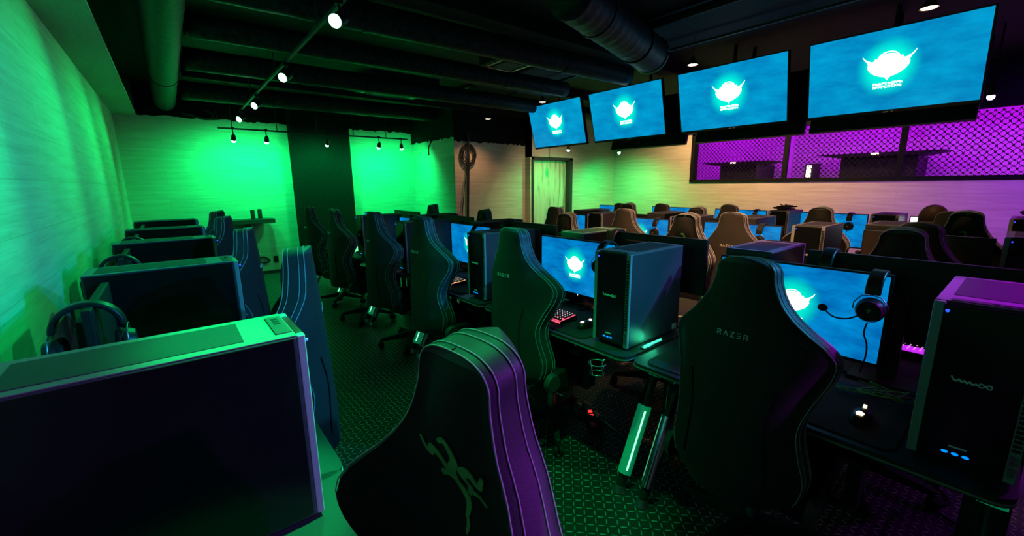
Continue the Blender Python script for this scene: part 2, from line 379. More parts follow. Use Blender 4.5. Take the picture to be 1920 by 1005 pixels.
for (x, y, s, lab) in [(2.75, 6.1, .48, 'square four way air conditioner cassette in the dark ceiling'), (3.2, 4.0, .24, 'small square ceiling vent near the wide duct')]:
    t = thing('ceiling_cassette', lab, 'air conditioner', (x, y, 2.83))
    obj('panel', G().box(-s, -s, 0, s, s, .17), 'duct', t, bevel=.01)
    obj('grille', G().box(-s*.55, -s*.55, -.012, s*.55, s*.55, 0), 'pc_vent', t)
    for (a, b) in ((0, 1), (0, -1), (1, 0), (-1, 0)):
        obj('louvre', G().box(a*s*.78-(s*.06 if a else s*.6), b*s*.78-(s*.06 if b else s*.6), -.008, a*s*.78+(s*.06 if a else s*.6), b*s*.78+(s*.06 if b else s*.6), 0), 'steel', t)
# track rails and spotlights
def rail(a, b, label, hang=3, double=False, twin=.07):
    a = Vector(a); b = Vector(b); t = thing('lighting_track', label, 'light track', a)
    L = b-a; d = L.normalized(); side = d.cross(Vector((0,0,1)))
    obj('rail', G().tube([Vector((0,0,0)), L], .016, 4), 'band', t)
    if double: obj('conduit', G().tube([side*twin+Vector((0,0,.09)), L+side*twin+Vector((0,0,.09))], .007, 6).tube([side*(twin+.02)+Vector((0,0,.09)), L+side*(twin+.02)+Vector((0,0,.09))], .007, 6), 'steel', t, smooth=True)
    for k in range(hang):
        p = L*(k+.3)/hang; obj('hanger', G().cyl(p, (p.x, p.y, H-a.z), .006, n=6), 'trim', t)
    return t
LAMP = {}
def track_lamp(loc, aim, emis, label, group, col=None, power=0, size=80, drop=.1, r=.042, L=.11, name='spotlight'):
    loc = Vector(loc); d = (Vector(aim)-loc).normalized()
    t = thing(name, label, 'spotlight', loc, group=group)
    c = Vector((0,0,0)); b = c-d*L
    obj('lamp_head', G().cyl(b, c-d*.004, r*.8, r, n=20).tube([b-d*.03, b], [r*.35, r*.7], 16), 'plastic', t, auto=40)
    obj('lens', G().cyl(c-d*.004, c, r*.88, n=20) if r > .04 else G().ball(c+d*.012, r*.8, 14), emis, t)
    m_ = c-d*L*.6
    obj('yoke', G().tube([m_, m_+Vector((0,0,drop))], .008, 8).box(m_.x-.02, m_.y-.02, m_.z+drop-.02, m_.x+.02, m_.y+.02, m_.z+drop+.015), 'plastic', t)
    if power:
        spot(loc+d*(.01 if r > .04 else .05), aim, col, power, size, .8, .03)
    return t
rail((.97, Y0+.2, 2.6), (.97, 7.5, 2.6), 'long track of green spotlights running the length of the room overhead', 7, True)
TL = [((.89, 2.74, 2.45), 'nearest'), ((.92, 4.375, 2.45), 'second'), ((.93, 6.05, 2.45), 'third'), ((.915, 7.35, 2.45), 'farthest')]
for (p, w_) in TL:
    track_lamp(p, (-.475, p[1]-1.2, 1.5), 'lamp_green', w_+' of the four bright green spotlights on the overhead lengthways track', 'green spotlights on the long track', GREEN, 115, 74)
spot((.92, 1.0, 2.45), (.17, 1.07, 1.1), GREEN, 650, 22, .5)
spot((.92, 1.4, 2.45), (-.475, 1.9, 1.9), GREEN, 50, 50, 1)   # next lamp of the same track, overhead
spot((.95, 2.2, 2.5), (1.0, 1.9, 0), GREEN, 75, 62, .8)
spot((.95, 4.9, 2.5), (1.0, 4.6, 0), GREEN, 22, 62, .8)
spot((3.4, -1.3, 2.5), (.3, 2.5, .95), (.02, .40, .8), 560, 36, .5)
spot((.92, 1.3, 2.5), (.42, .55, 1.2), GREEN, 60, 24, .6)
spot((1.95, -1.8, 2.4), (1.85, 2.2, .95), (.0, .45, .75), 70, 20, .6, .15)   # added blue spot without a fixture, tints the tower sides like screen light
spot((3.6, -1.0, 2.9), (-.475, 2.0, .9), (0, .42, .95), 300, 36, 1)  # added cyan fill without a fixture, stands in for screen light on the left wall
spot((1.0, .95, 2.5), (1.35, 1.35, 0), GREEN, 110, 32, .7)
spot((2.3, 1.15, 2.97), (3.3, 1.7, .9), WARM, 360, 75, .8); spot((2.3, 3.2, 2.97), (3.3, 3.4, .9), WARM, 200, 75, .8)
spot((1.0, 2.8, 2.45), (2.3, 1.9, 1.18), GREEN, 260, 15, .5); spot((3.6, -.9, 2.9), (2.36, .82, 1.18), VIOLET, 330, 13, .5)  # added narrow beams without fixtures, colour two tower tops green and violet
spot((1.9, -.1, 2.97), (2.2, .5, .9), WARM, 5, 60, .8)
spot((2.6, -1.6, 2.5), (.3, .45, 1.1), MAG, 260, 17, .5)
spot((2.3, -1.3, 2.7), (1.82, 0, 1.18), (.55, 0, 1), 650, 14, .5)  # added magenta beam, no fixture, only to colour the right edge tower top
rail((.66, 7.45, 2.33), (3.55, 7.45, 2.33), 'black track with five green bulbs in front of the end wall and black pier', 5)
for i, x in enumerate((.83, 1.25, 2.12, 2.99, 3.42)):
    track_lamp((x, 7.43, 2.17), (x+(.45 if i == 4 else .0), 8.3, 1.1), 'lamp_green', ['leftmost green bulb on the end wall track', 'second green bulb from the left on the end wall track', 'green bulb glowing in front of the black pier', 'fourth green bulb on the end wall track, right of the pier', 'rightmost green bulb on the end wall track'][i], 'green bulbs on the end wall track', GREEN, 78, 172, .13, .036, .07)
track_lamp((6.05, 5.75, 2.14), (6.3, 6.1, .5), 'lamp_green', 'small green spotlight just below the farthest hanging screen by the door', 'green spotlights by the wooden door', GREEN, 70, 165, .83, .036, .07)
track_lamp((7.35, 5.55, 2.13), (7.75, 5.75, .5), 'lamp_green', 'small green spotlight near the room corner right of the door', 'green spotlights by the wooden door', GREEN, 130, 165, .84, .036, .07)
track_lamp((6.6, .43, 2.33), (6.9, .45, .6), 'lamp_magenta', 'magenta spotlight beside the right end of the nearest hanging screen', None, MAG, 80, 160, .64, .038, .08)
spot((6.6, -1.4, 2.4), (8.4, -1.0, 1.2), VIOLET, 280, 120); spot((4.2, -.9, 2.5), (2.0, .1, .9), MAG, 22, 90)
spot((6.9, 2.1, 2.5), (8.5, 1.9, 1.1), (1, .42, .5), 45, 110)
rail((4.5, Y0+.2, 2.93), (4.5, 6.3, 2.93), 'black rail holding the small warm downlights above the hanging screens', 2)
for i, (x, y, z) in enumerate([(4.35, 6.0, 2.58), (4.5, 4.82, 2.69), (4.5, 2.49, 2.72), (4.5, .69, 2.73)]):
    t = thing('downlight', ['warm pendant downlight in front of the dark end wall, farthest', 'warm downlight over the farthest hanging screen', 'warm downlight between the wide duct and third screen', 'warm downlight above the nearest and largest hanging screen'][i], 'pendant lamp', (x, y, z), group='small warm downlights')
    obj('shade', G().cyl((0,0,0), (0,0,.05), .055, .03, n=20, caps=False).cyl((0,0,.05), (0,0,.09), .03, .012, n=20), 'plastic', t, auto=40)
    obj('bulb', G().cyl((0,0,.002), (0,0,.01), .045, n=18), 'lamp_warm', t); obj('cord', G().cyl((0,0,.09), (0,0,H-z), .003, n=6), 'rubber', t)
    spot((x, y, z-.01), (x+(.15 if i else 0), y+(.35 if i == 0 else 0), 0), WARM, 45 if i else 40, 110, .7)
for y in (2.5, 4.1): spot((7.2, y, 2.9), (8.5, y+.2, .9), (1, .58, .26), 185, 125, .9)
spot((5.7, 4.4, 2.9), (6.2, 6.5, .9), (1, .78, .42), 130, 70, .9)  # added warm spot to brighten the door, has no fixture
spot((7.3, 5.0, 2.9), (7.6, 6.5, 1.0), (1, .78, .34), 170, 135, .9)

# ------------------------------------------------------------------ screen emblem shapes
def emblem(fn, s=1.0):
    """winged round emblem with horns above two short lines of lettering; fn maps (u,v) to 3D"""
    g = G()
    fn_ = fn; fn = lambda u, v: fn_(u*1.05, v*.88)
    def poly(pts, mi=0): g.add([fn(u*s, v*s) for u, v in pts], [tuple(range(len(pts)))], mi)
    # body fan
    out = []
    half = [(0,-.62),(.05,-.52),(.10,-.46),(.24,-.41),(.38,-.33),(.52,-.20),(.61,-.05),(.64,.08),(.62,.18),(.66,.27),(.62,.31),(.46,.28),(.40,.40),(.37,.32),(.29,.42),(.20,.50),(.10,.54),(0,.55)]
    for (u, v) in half: out.append((u, v))
    for (u, v) in reversed(half[1:-1]): out.append((-u, v))
    n = len(out); c = (0, .02)
    vs = [fn(c[0]*s, c[1]*s)]+[fn(u*s, v*s) for u, v in out]
    g.add(vs, [(0, 1+i, 1+(i+1) % n) for i in range(n)])
    for k in (1, -1):   # horns
        pts = [(.55,.22),(.60,.30),(.68,.36),(.74,.44),(.80,.56)]; th = [.05,.04,.03,.022,.008]
        L = [(k*(u-t_*.7), v+t_*.6) for (u, v), t_ in zip(pts, th)]; R = [(k*(u+t_*.7), v-t_*.6) for (u, v), t_ in zip(pts, th)]
        for i in range(4): poly([L[i], L[i+1], R[i+1], R[i]])
    # ring over the crown
    A = [(.36*math.cos(a), .27+.38*math.sin(a)) for a in [PI*i/16 for i in range(17)]]; B = [(.32*math.cos(a), .27+.33*math.sin(a)) for a in [PI*i/16 for i in range(17)]]
    for i in range(16): poly([A[i], A[i+1], B[i+1], B[i]])
    # two rows of tiny blocky lettering
    rnd = random.Random(3)
    for r_, v0 in enumerate((-.80, -.95)):
        u = -.42
        while u < .40:
            wd = rnd.choice([.06,.075,.085]); h = .11
            poly([(u, v0), (u+.022, v0), (u+.022, v0+h), (u, v0+h)]); 
            for q in rnd.sample([0, .5, 1], 2):
                vv = v0+q*(h-.03); poly([(u+.022, vv), (u+wd, vv), (u+wd, vv+.03), (u+.022, vv+.03)])
            if rnd.random() < .6: poly([(u+wd-.02, v0+.03), (u+wd, v0+.03), (u+wd, v0+h-.03), (u+wd-.02, v0+h-.03)])
            u += wd+.018
    return g

# ------------------------------------------------------------------ hanging TVs
def make_tv(face=True):
    W, Hh = 1.18, .67
    t = thing('hanging_screen', '', 'screen')
    obj('housing', G().box(0, -W/2-.012, -Hh/2-.03, .05, W/2+.012, Hh/2+.012).box(.05, -.35, -.25, .09, .35, .2), 'plastic', t, bevel=.004)
    if face:
        obj('display', G().add([(-.001, W/2, -Hh/2), (-.001, -W/2, -Hh/2), (-.001, -W/2, Hh/2), (-.001, W/2, Hh/2)], [(0,1,2,3)]), 'tv_screen', t, uv=lambda v: ((W/2-v.y)/W, (v.z+Hh/2)/Hh))
        obj('screen_emblem', emblem(lambda u, v: (-.003, -u*.215, .035+v*.215)), 'logo_white', t)
        obj('maker_mark', G().box(-.004, -.03, -Hh/2-.022, -.001, .005, -Hh/2-.014).box(-.004, -.06, -Hh/2-.022, -.001, -.05, -Hh/2-.012), 'sticker', t)
    else:
        obj('display', G().box(-.004, -W/2, -Hh/2, -.001, W/2, Hh/2), 'pc_front', t)
        obj('rear_cover', G().box(.05, -.3, -.2, .1, .3, .2), 'plastic', t, bevel=.01)
    ti = math.radians(15); obj('ceiling_pole', G().cyl((.11, 0, .1), (.11+math.tan(ti)*.62, 0, .72), .02, n=12).box(.06, -.12, -.1, .12, .12, .12), 'plastic', t)
    return t
TILT = math.radians(15)
tv = make_tv()
names = ['nearest and largest looking hanging screen with white winged emblem, top right of the photo', 'second hanging screen from the right, beside the wide duct end', 'third hanging screen from the right, above the dark end wall and door', 'farthest hanging screen, smallest, right of the dark end wall']
for i, y in enumerate((.985, 2.36, 3.77, 5.13)): t = place(tv, i, (5.09, y, 2.455), 0, names[i], 'blue screens hanging in a row from the ceiling'); t.rotation_euler = (0, -TILT, 0)
tb = make_tv(False)
names = ['rear facing black screen hanging behind the nearest blue screen', 'rear facing black screen hanging behind the second blue screen', 'rear facing black screen hanging behind the third blue screen']
for i, y in enumerate((1.01, 2.26, 3.6)):
    t = place(tb, i, (5.50, y, 2.34), PI, names[i], 'black screens hanging back to back with the blue ones'); t.rotation_euler = (0, -TILT, PI)

# ------------------------------------------------------------------ gaming chair
def interp(tab, z):
    n = len(tab)
    for i in range(n-1):
        (z0, a), (z1, b) = tab[i], tab[i+1]
        if z <= z1 or i == n-2:
            h = z1-z0; t = max(0, min(1, (z-z0)/h))
            def sl(k):
                if k == 0 or k == n-1: return 0
                d0 = (tab[k][1]-tab[k-1][1])/(tab[k][0]-tab[k-1][0]); d1 = (tab[k+1][1]-tab[k][1])/(tab[k+1][0]-tab[k][0])
                return 0 if d0*d1 <= 0 else 2*d0*d1/(d0+d1)
            m0, m1 = sl(i)*h, sl(i+1)*h
            return a*(2*t**3-3*t*t+1)+m0*(t**3-2*t*t+t)+b*(3*t*t-2*t**3)+m1*(t**3-t*t)
WT = [(.43,.16),(.46,.20),(.54,.222),(.64,.205),(.73,.195),(.83,.218),(.91,.248),(.96,.256),(1.0,.235),(1.045,.183),(1.09,.140),(1.13,.112),(1.17,.096),(1.205,.088)]
def halfw(z):
    if z > 1.205:
        q = min(1, (z-1.205)/.055); return max(.004, .088*(1-q**2.6)**(1/2.6))
    return interp(WT, z)
CV = [(.43,.09),(.55,.10),(.73,.06),(.94,.125),(1.11,.03),(1.26,.015)]   # how far the wings come forward
TH = [(.43,.09),(.6,.10),(1.05,.088),(1.26,.075)]
PADT = [(.43,.0),(.55,.02),(.65,.035),(.8,.012),(1.0,-.01),(1.08,.02),(1.15,.035),(1.22,.02),(1.26,0)]
def cx_(z): return -.235-(z-.45)*.085
def fx(u, z):
    return cx_(z)+interp(TH, z)*.5+interp(CV, z)*abs(u)**2.4+interp(PADT, z)*(1-min(1, abs(u)*1.35)**2)
def bx(u, z):
    e = max(0, abs(u)-.0); return cx_(z)-interp(TH, z)*.5+interp(CV, z)*e**2.6-.012*(1-u*u)
TOPZ = [1.205+.055*math.sin(math.radians(a))**(2/2.6) for a in (4,10,18,26,34,42,50,58,66,73,79,84,88,89.7)]
ZS = [.43,.445,.46,.48]+[.5+.025*i for i in range(28)]+[1.19,1.205]+TOPZ
def backrest():
    NU = 14; g = G(); rows = []
    for z in ZS:
        w_ = halfw(z); r = []
        for i in range(NU+1):
            u = -1+2*i/NU; r.append((fx(u*.97, z), u*w_*.95, z, 0))
        f1, b1 = fx(.97, z), bx(.97, z)
        for k in (.06,.3,.5,.7,.94): r.append((f1+(b1-f1)*k, w_*(1.0 if .2 < k < .8 else .985), z, 2))
        for i in range(NU+1):
            u = 1-2*i/NU; r.append((bx(u*.97, z), u*w_*.95, z, 1))
        for k in (.94,.7,.5,.3,.06): r.append((f1+(b1-f1)*k, -w_*(1.0 if .2 < k < .8 else .985), z, 2))
        rows.append(r)
    n = len(rows[0]); base = 0
    vs = [(a, b, c) for r in rows for (a, b, c, d) in r]; fs = []; mi = []
    for j in range(len(rows)-1):
        for i in range(n):
            i2 = (i+1) % n; fs.append((j*n+i, j*n+i2, (j+1)*n+i2, (j+1)*n+i))
            if i < NU: k = 0
            elif i < NU+6: k = 2
            elif i < 2*NU+6: k = 1
            else: k = 2
            if rows[j][0][2] > 1.24: k = 2
            mi.append(k)
    g.v = vs; g.f = fs; g.mi = mi
    g.f.append(tuple(range(n-1, -1, -1))); g.mi.append(1); g.f.append(tuple((len(rows)-1)*n+i for i in range(n))); g.mi.append(2)
    return g
def seam(k, off=.0008):
    """points of a stitch line that runs up one side, over the top and down the other, at fraction k through the thickness"""
    def P(z, s):
        w_ = halfw(z); f1, b1 = fx(.97, z), bx(.97, z); x = f1+(b1-f1)*k
        return Vector((x, s*(w_*(1.0 if .15 < k < .85 else .985)+off), z+(off if z > 1.235 else 0)))
    zs = [.47+.02*i for i in range(37)]+[1.205]+TOPZ[1:]
    L = [P(z, -1) for z in zs]; R = [P(z, 1) for z in reversed(zs)]
    return L+[Vector(((L[-1].x+R[0].x)/2, 0, 1.26+off))]+R
def strokes(g, segs, fn, wd, ofs, mi=0):
    for (a, b) in segs:
        a = Vector(a); b = Vector(b); d = b-a; n = Vector((-d.y, d.x)).normalized()*wd/2; e = d.normalized()*wd*.3
        q = [a-e+n, b+e+n, b+e-n, a-e-n]; g.add([fn(p.x, p.y, ofs) for p in q]+[fn(p.x, p.y, 0) for p in q], [(0,1,2,3),(4,7,6,5),(0,4,5,1),(1,5,6,2),(2,6,7,3),(3,7,4,0)], mi)
def lettering():
    g = G(); Lh = .0155; Z = 1.0
    letters = {'R': [((0,0),(0,1)),((0,1),(.55,1)),((.55,1),(.7,.78)),((.7,.78),(.55,.5)),((.55,.5),(.05,.45)),((.38,.45),(.75,0))],
               'A': [((0,0),(.38,1)),((.38,1),(.76,0))], 'Z': [((0,1),(.7,1)),((.7,1),(0,0)),((0,0),(.7,0))], 'E': [((0,1),(.7,1)),((0,.5),(.7,.5)),((0,0),(.7,0))]}
    def fn(x, y, o): return (bx(-x/.25, y)-.001-o, -x, y)
    for i, ch in enumerate('RAZER'):
        x0 = -.0475+i*.0208
        segs = [((x0+a[0]*Lh, Z+a[1]*Lh), (x0+b[0]*Lh, Z+b[1]*Lh)) for a, b in letters[ch]]
        strokes(g, segs, fn, .0026, .0015)
    return g
def snake():
    g = G()
    def fn(x, y, o):
        x *= 1.25; y = 1.055+(y-1.075)*1.25; return (fx(x/.25, y)+.001+o, x, y)
    def rib(pts, w0):
        P = [Vector(p) for p in pts]
        # catmull resample
        Q = []
        for i in range(len(P)-1):
            p0 = P[max(0, i-1)]; p1 = P[i]; p2 = P[i+1]; p3 = P[min(len(P)-1, i+2)]
            for k in range(5):
                t = k/5; Q.append((p1*2+(p2-p0)*t+(p0*2-p1*5+p2*4-p3)*t*t+(p1*3-p0-p2*3+p3)*t**3)/2)
        Q.append(P[-1]); n = len(Q)
        for i in range(n-1):
            wa = w0*(.25+1.1*math.sin(PI*min(1, (i/n)*.9+.1))); strokes(g, [(Q[i], Q[i+1])], fn, wa, .0022)
    c = 1.075
    rib([(0, c-.075), (.004, c-.05), (-.014, c-.025), (-.004, c+.005), (.012, c+.03), (.004, c+.055), (-.012, c+.05)], .011)
    for s in (1, -1):
        rib([(s*.008, c-.035), (s*.022, c-.012), (s*.02, c+.012), (s*.036, c+.024), (s*.05, c+.01), (s*.062, c+.03)], .011)
        rib([(s*.012, c-.03), (s*.032, c-.022), (s*.045, c-.03)], .008)
    rib([(0, c-.07), (.003, c-.085), (0, c-.10)], .005)
    return g
def make_chair(hi=True, front_emblem=True):
    t = thing('gaming_chair', '', 'chair')
    b = obj('backrest', backrest(), ['front', 'back', 'band'], t, auto=55)
    g = G()
    for k in (.03, .24, .70, .95): g.tube(seam(k), .0013, 5)
    obj('stitching', g, 'stitch', b)
    obj('brand_lettering', lettering(), 'letter', b); 
    if front_emblem: obj('snake_emblem', snake(), 'snake', b)
    # wing creases on the rear shell
    for s in (1, -1): obj('crease', G().tube([(bx(.60, z)-.001, s*halfw(z)*.60, z) for z in [.52+.03*i for i in range(12)]], .003, 5), 'rubber', b)
    # seat with bolsters
    g = G()
    nx, ny = 12, 10; vs = []
    def sz(a, c): return .50+.03*abs(c)**3-.008*math.cos(PI*c/2)*1-.03*max(0, a-.8)/.2
    for top_ in (1, 0):
        for i in range(nx+1):
            for j in range(ny+1):
                a = i/nx; c = -1+2*j/ny
                hw = .255-.03*a; x = -.23+.50*a
                vs.append((x, c*hw, sz(a, c) if top_ else .40))
    n1 = (nx+1)*(ny+1); fs = []
    for i in range(nx):
        for j in range(ny):
            a = i*(ny+1)+j; fs.append((a, a+ny+1, a+ny+2, a+1)); fs.append((n1+a, n1+a+1, n1+a+ny+2, n1+a+ny+1))
    for i in range(nx):
        a = i*(ny+1); fs.append((a, n1+a, n1+a+ny+1, a+ny+1)); a = i*(ny+1)+ny; fs.append((a, a+ny+1, n1+a+ny+1, n1+a))
    for j in range(ny):
        fs.append((j, j+1, n1+j+1, n1+j)); a = nx*(ny+1)+j; fs.append((a, n1+a, n1+a+1, a+1))
    obj('seat', G().add(vs, fs), 'front', t, bevel=.02, auto=60)
    for s in (1, -1):
        y = s*.30
        am = obj('armrest', G().box(-.03, y-.02, .40, .03, y+.02, .62).box(-.02, min(s*.2, y), .38, .02, max(s*.2, y), .40), 'plastic', t, bevel=.006)
        obj('arm_pad', G().box(-.13, y-.045, .62, .13, y+.045, .645), 'rubber', am, bevel=.012)
        obj('hinge_cover', G().cyl((-.235, s*.235, .47), (-.235, s*.262, .47), .055, .045, n=20), 'band', t, auto=40)
    obj('tilt_mechanism', G().box(-.14, -.09, .34, .12, .09, .40).cyl((0, -.1, .36), (.03, -.26, .36), .006, n=8), 'plastic', t, bevel=.005)
    obj('gas_cylinder', G().cyl((0,0,.1), (0,0,.26), .026, n=16).cyl((0,0,.26), (0,0,.36), .015, n=16), 'steel', t, auto=40)
    for k in range(5):
        a = 2*PI*k/5+.3; ca, sa = math.cos(a), math.sin(a)
        g = G(); mt = Matrix.Rotation(a, 4, 'Z')
        g.add([mt @ Vector(v) for v in [(.02,-.03,.075),(.30,-.016,.062),(.30,.016,.062),(.02,.03,.075),(.02,-.028,.135),(.30,-.014,.092),(.30,.014,.092),(.02,.028,.135)]], [(3,2,1,0),(4,5,6,7),(0,1,5,4),(1,2,6,5),(2,3,7,6),(3,0,4,7)])
        lg = obj('base_leg', g, 'plastic', t, bevel=.005)
        c = Vector((ca*.30, sa*.30, .028)); px = Vector((-sa, ca, 0))
        obj('caster', G().cyl(c-px*.025, c-px*.006, .027, n=16).cyl(c+px*.006, c+px*.025, .027, n=16).cyl((c.x, c.y, .028), (c.x, c.y, .07), .008, n=8), 'rubber', lg, auto=40)
    return t
chair = make_chair()
CH = []
def C_(x, y, top, h, label, grp): CH.append((x, y, top, h, label, grp))
gA = 'chairs along the green left wall'; gB = 'chairs at the first desks right of the aisle'; gC = 'dark chairs behind the first desks, facing the viewer'
gD = 'chairs in the middle row with their backs to the viewer'; gE = 'dark chairs in the far middle row, facing the viewer'; gF = 'chairs in the farthest row, backs to the viewer'
C_(.345, .52, 1.235, 186, 'black chair at bottom centre with green snake emblem and purple lit stitched edge', gA)
C_(.36, 1.77, 1.239, 166, 'chair with blue lit back beside the nearest tower on the left', gA)
C_(.34, 3.10, 1.219, 166, 'second blue tinted chair in the left row, behind the first one', gA)
C_(.35, 4.45, 1.222, 158, 'third chair of the left row, in front of the wall shelf', gA)
C_(.38, 5.46, 1.227, 150, 'farthest chair of the left row, its top beside the wall shelf', gA)
for (x, y, z, l) in [(1.42,.55,1.235,'large black chair with its lettered back filling the right foreground'), (1.39,1.72,1.245,'black lettered chair in the centre, left of the red lit keyboard'),
    (1.36,2.70,1.257,'third chair back from the viewer in the aisle row, with faint lettering'), (1.35,3.58,1.251,'fourth chair back in the aisle row'), (1.33,4.66,1.233,'fifth chair back in the aisle row, before the black pier'), (1.31,5.57,1.227,'farthest chair of the aisle row, leftmost against the black pier')]:
    C_(x, y, z, 0, l, gB)
for (x, y, z, l) in [(2.88,.39,1.234,'dark chair with snake emblem behind the long black monitor top on the right'), (2.94,1.58,1.25,'dark chair with violet edge above the big black monitor back at centre'), (2.80,2.65,1.211,'dark chair rising beside the green topped tower'),
    (2.76,3.89,1.197,'small dark chair before the beige middle wall'), (2.80,5.17,1.212,'dark chair in front of the far green wall')]:
    C_(x, y, z, 180, l, gC)
for (x, y, z, h, l) in [(3.2,.37,1.242,-14,'brown lit chair just behind the dark emblem chair on the right'), (3.26,1.40,1.25,0,'brown lit chair with lettering at centre right, behind the purple topped tower'), (3.24,2.36,1.241,0,'brown lit chair left of the blue monitor in the middle row'), (3.20,3.23,1.228,0,'brown lit lettered chair in front of the wooden door')]:
    C_(x, y, z, h, l, gD)
for (x, y, z, l) in [(4.5,.29,1.247,'dark chair hiding the seated person at the right'), (4.55,1.19,1.243,'dark chair with grey emblem beside a monitor with hanging headset'), (4.35,2.23,1.216,'dark rounded chair between two brown lit chairs far back'), (4.3,3.07,1.236,'darker of the two far chair tops right of the door')]:
    C_(x, y, z, 180, l, gE)
for (x, y, z, l) in [(4.86,.40,1.222,'brown chair the person sits in'), (4.95,2.18,1.220,'far brown chair top directly behind the lettered brown chair'), (4.9,3.0,1.209,'small brown chair top against the right wall, far back'), (4.75,3.53,1.204,'lighter of the two far chair tops right of the door')]:
    C_(x, y, z, 0, l, gF)
UPPER = ('backrest', 'seat', 'armrest', 'hinge_cover', 'tilt_mechanism')
for i, (x, y, z, h, l, grp) in enumerate(CH):
    h_ = math.radians(h); bx0 = x-cx_(1.25)*math.cos(h_); by0 = y-cx_(1.25)*math.sin(h_)
    t = place(chair, i, (bx0, by0, 0), h_, l, grp)
    for ch in t.children:
        if ch.name.split('.')[0] in UPPER: ch.location.z = z-1.26
        if i == 0 and ch.name.split('.')[0] == 'backrest':      # this one is set bolt upright
            ch.rotation_euler = (0, math.radians(7), 0); ch.location.x -= 1.26*math.sin(math.radians(7)); ch.location.z += .02-.235*math.sin(math.radians(7))-1.26*(math.cos(math.radians(7))-1)

# ------------------------------------------------------------------ PC tower (front faces -X, origin at base, front-left(+y) corner)
def make_pc():
    t = thing('desktop_computer', '', 'computer')
    D, W, Hh = .45, .205, .46
    obj('case', G().box(.012, -W, .012, D, 0, Hh), 'pc_side', t, bevel=.004)
    obj('glass_side', G().box(.02, 0, .018, D-.005, .003, Hh-.004), 'pc_front', t, bevel=.001)
    obj('front_panel', G().box(-.006, -W+.022, .02, .012, -.02, Hh-.004), 'pc_front', t, bevel=.003)
    obj('front_bezel', G().box(-.002, -.0215, .012, .013, .0005, Hh).box(-.002, -W-.0005, .012, .013, -W+.0215, Hh), 'pc_edge', t, bevel=.002)
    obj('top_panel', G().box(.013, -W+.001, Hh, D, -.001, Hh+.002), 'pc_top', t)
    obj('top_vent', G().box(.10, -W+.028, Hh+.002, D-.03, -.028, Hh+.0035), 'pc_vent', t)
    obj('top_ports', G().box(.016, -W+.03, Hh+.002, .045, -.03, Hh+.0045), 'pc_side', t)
    g = G()
    for k in range(3): g.box(.024, -W+.05+k*.02, Hh+.0045, .036, -W+.062+k*.02, Hh+.0055)
    obj('port', g, 'rubber', t)
    obj('power_light', G().ball((-.008, -.028, Hh-.022), .0045, 8), 'led_blue', t)
    for k in range(3): obj('light_button', G().ball((-.007, -.075-k*.02, .045), .0075, 10, sc=(.4,1,.55)), 'led_cyan', t)
    obj('series_mark', G().box(-.0072, -.115, .062, -.006, -.080, .067), 'letter', t)
    # vent ladder along the right edge of the front
    g = G()
    for k in range(26): g.box(-.004, -W+.003, .10+k*.013, -.0015, -W+.018, .109+k*.013)
    obj('side_vent', g, 'rubber', t)
    g = G()
    for k in range(4): g.box(-.004, -W+.004, .03+k*.016, -.0015, -W+.017, .042+k*.016)
    obj('usb_ports', g, 'steel', t)
    # script like maker word with an infinity loop, in raised grey
    g = G()
    def fn(x, y, o): return (-.0065-o, -x, y)
    pts = [(.060,.262),(.064,.254),(.070,.252),(.074,.258),(.079,.252),(.084,.257),(.089,.252),(.094,.257),(.099,.251),(.105,.255),(.110,.252)]
    strokes(g, [((a[0], a[1]), (b[0], b[1])) for a, b in zip(pts, pts[1:])], fn, .0045, .001)
    inf = [(.122+.011*math.sin(a), .254+.0055*math.sin(2*a)) for a in [2*PI*i/20 for i in range(21)]]
    strokes(g, list(zip(inf, inf[1:])), fn, .003, .001)
    obj('maker_emblem', g, 'letter', t)
    obj('label_sticker', G().box(D-.06, -W-.0012, .02, D-.02, -W+.0001, .05), 'sticker', t)
    obj('rear_plate', G().box(D, -W+.01, .02, D+.004, -.01, Hh-.02), 'pc_vent', t)
    obj('rear_ports', G().box(D+.004, -.09, .30, D+.006, -.075, .36).box(D+.004, -.07, .30, D+.006, -.055, .36), 'port_label', t)
    g = G()
    for (x, y) in ((.04,-.03),(.04,-W+.03),(D-.04,-.03),(D-.04,-W+.03)): g.cyl((x, y, 0), (x, y, .014), .013, n=12)
    obj('foot', g, 'rubber', t)
    return t
pc = make_pc()
DZ = .72
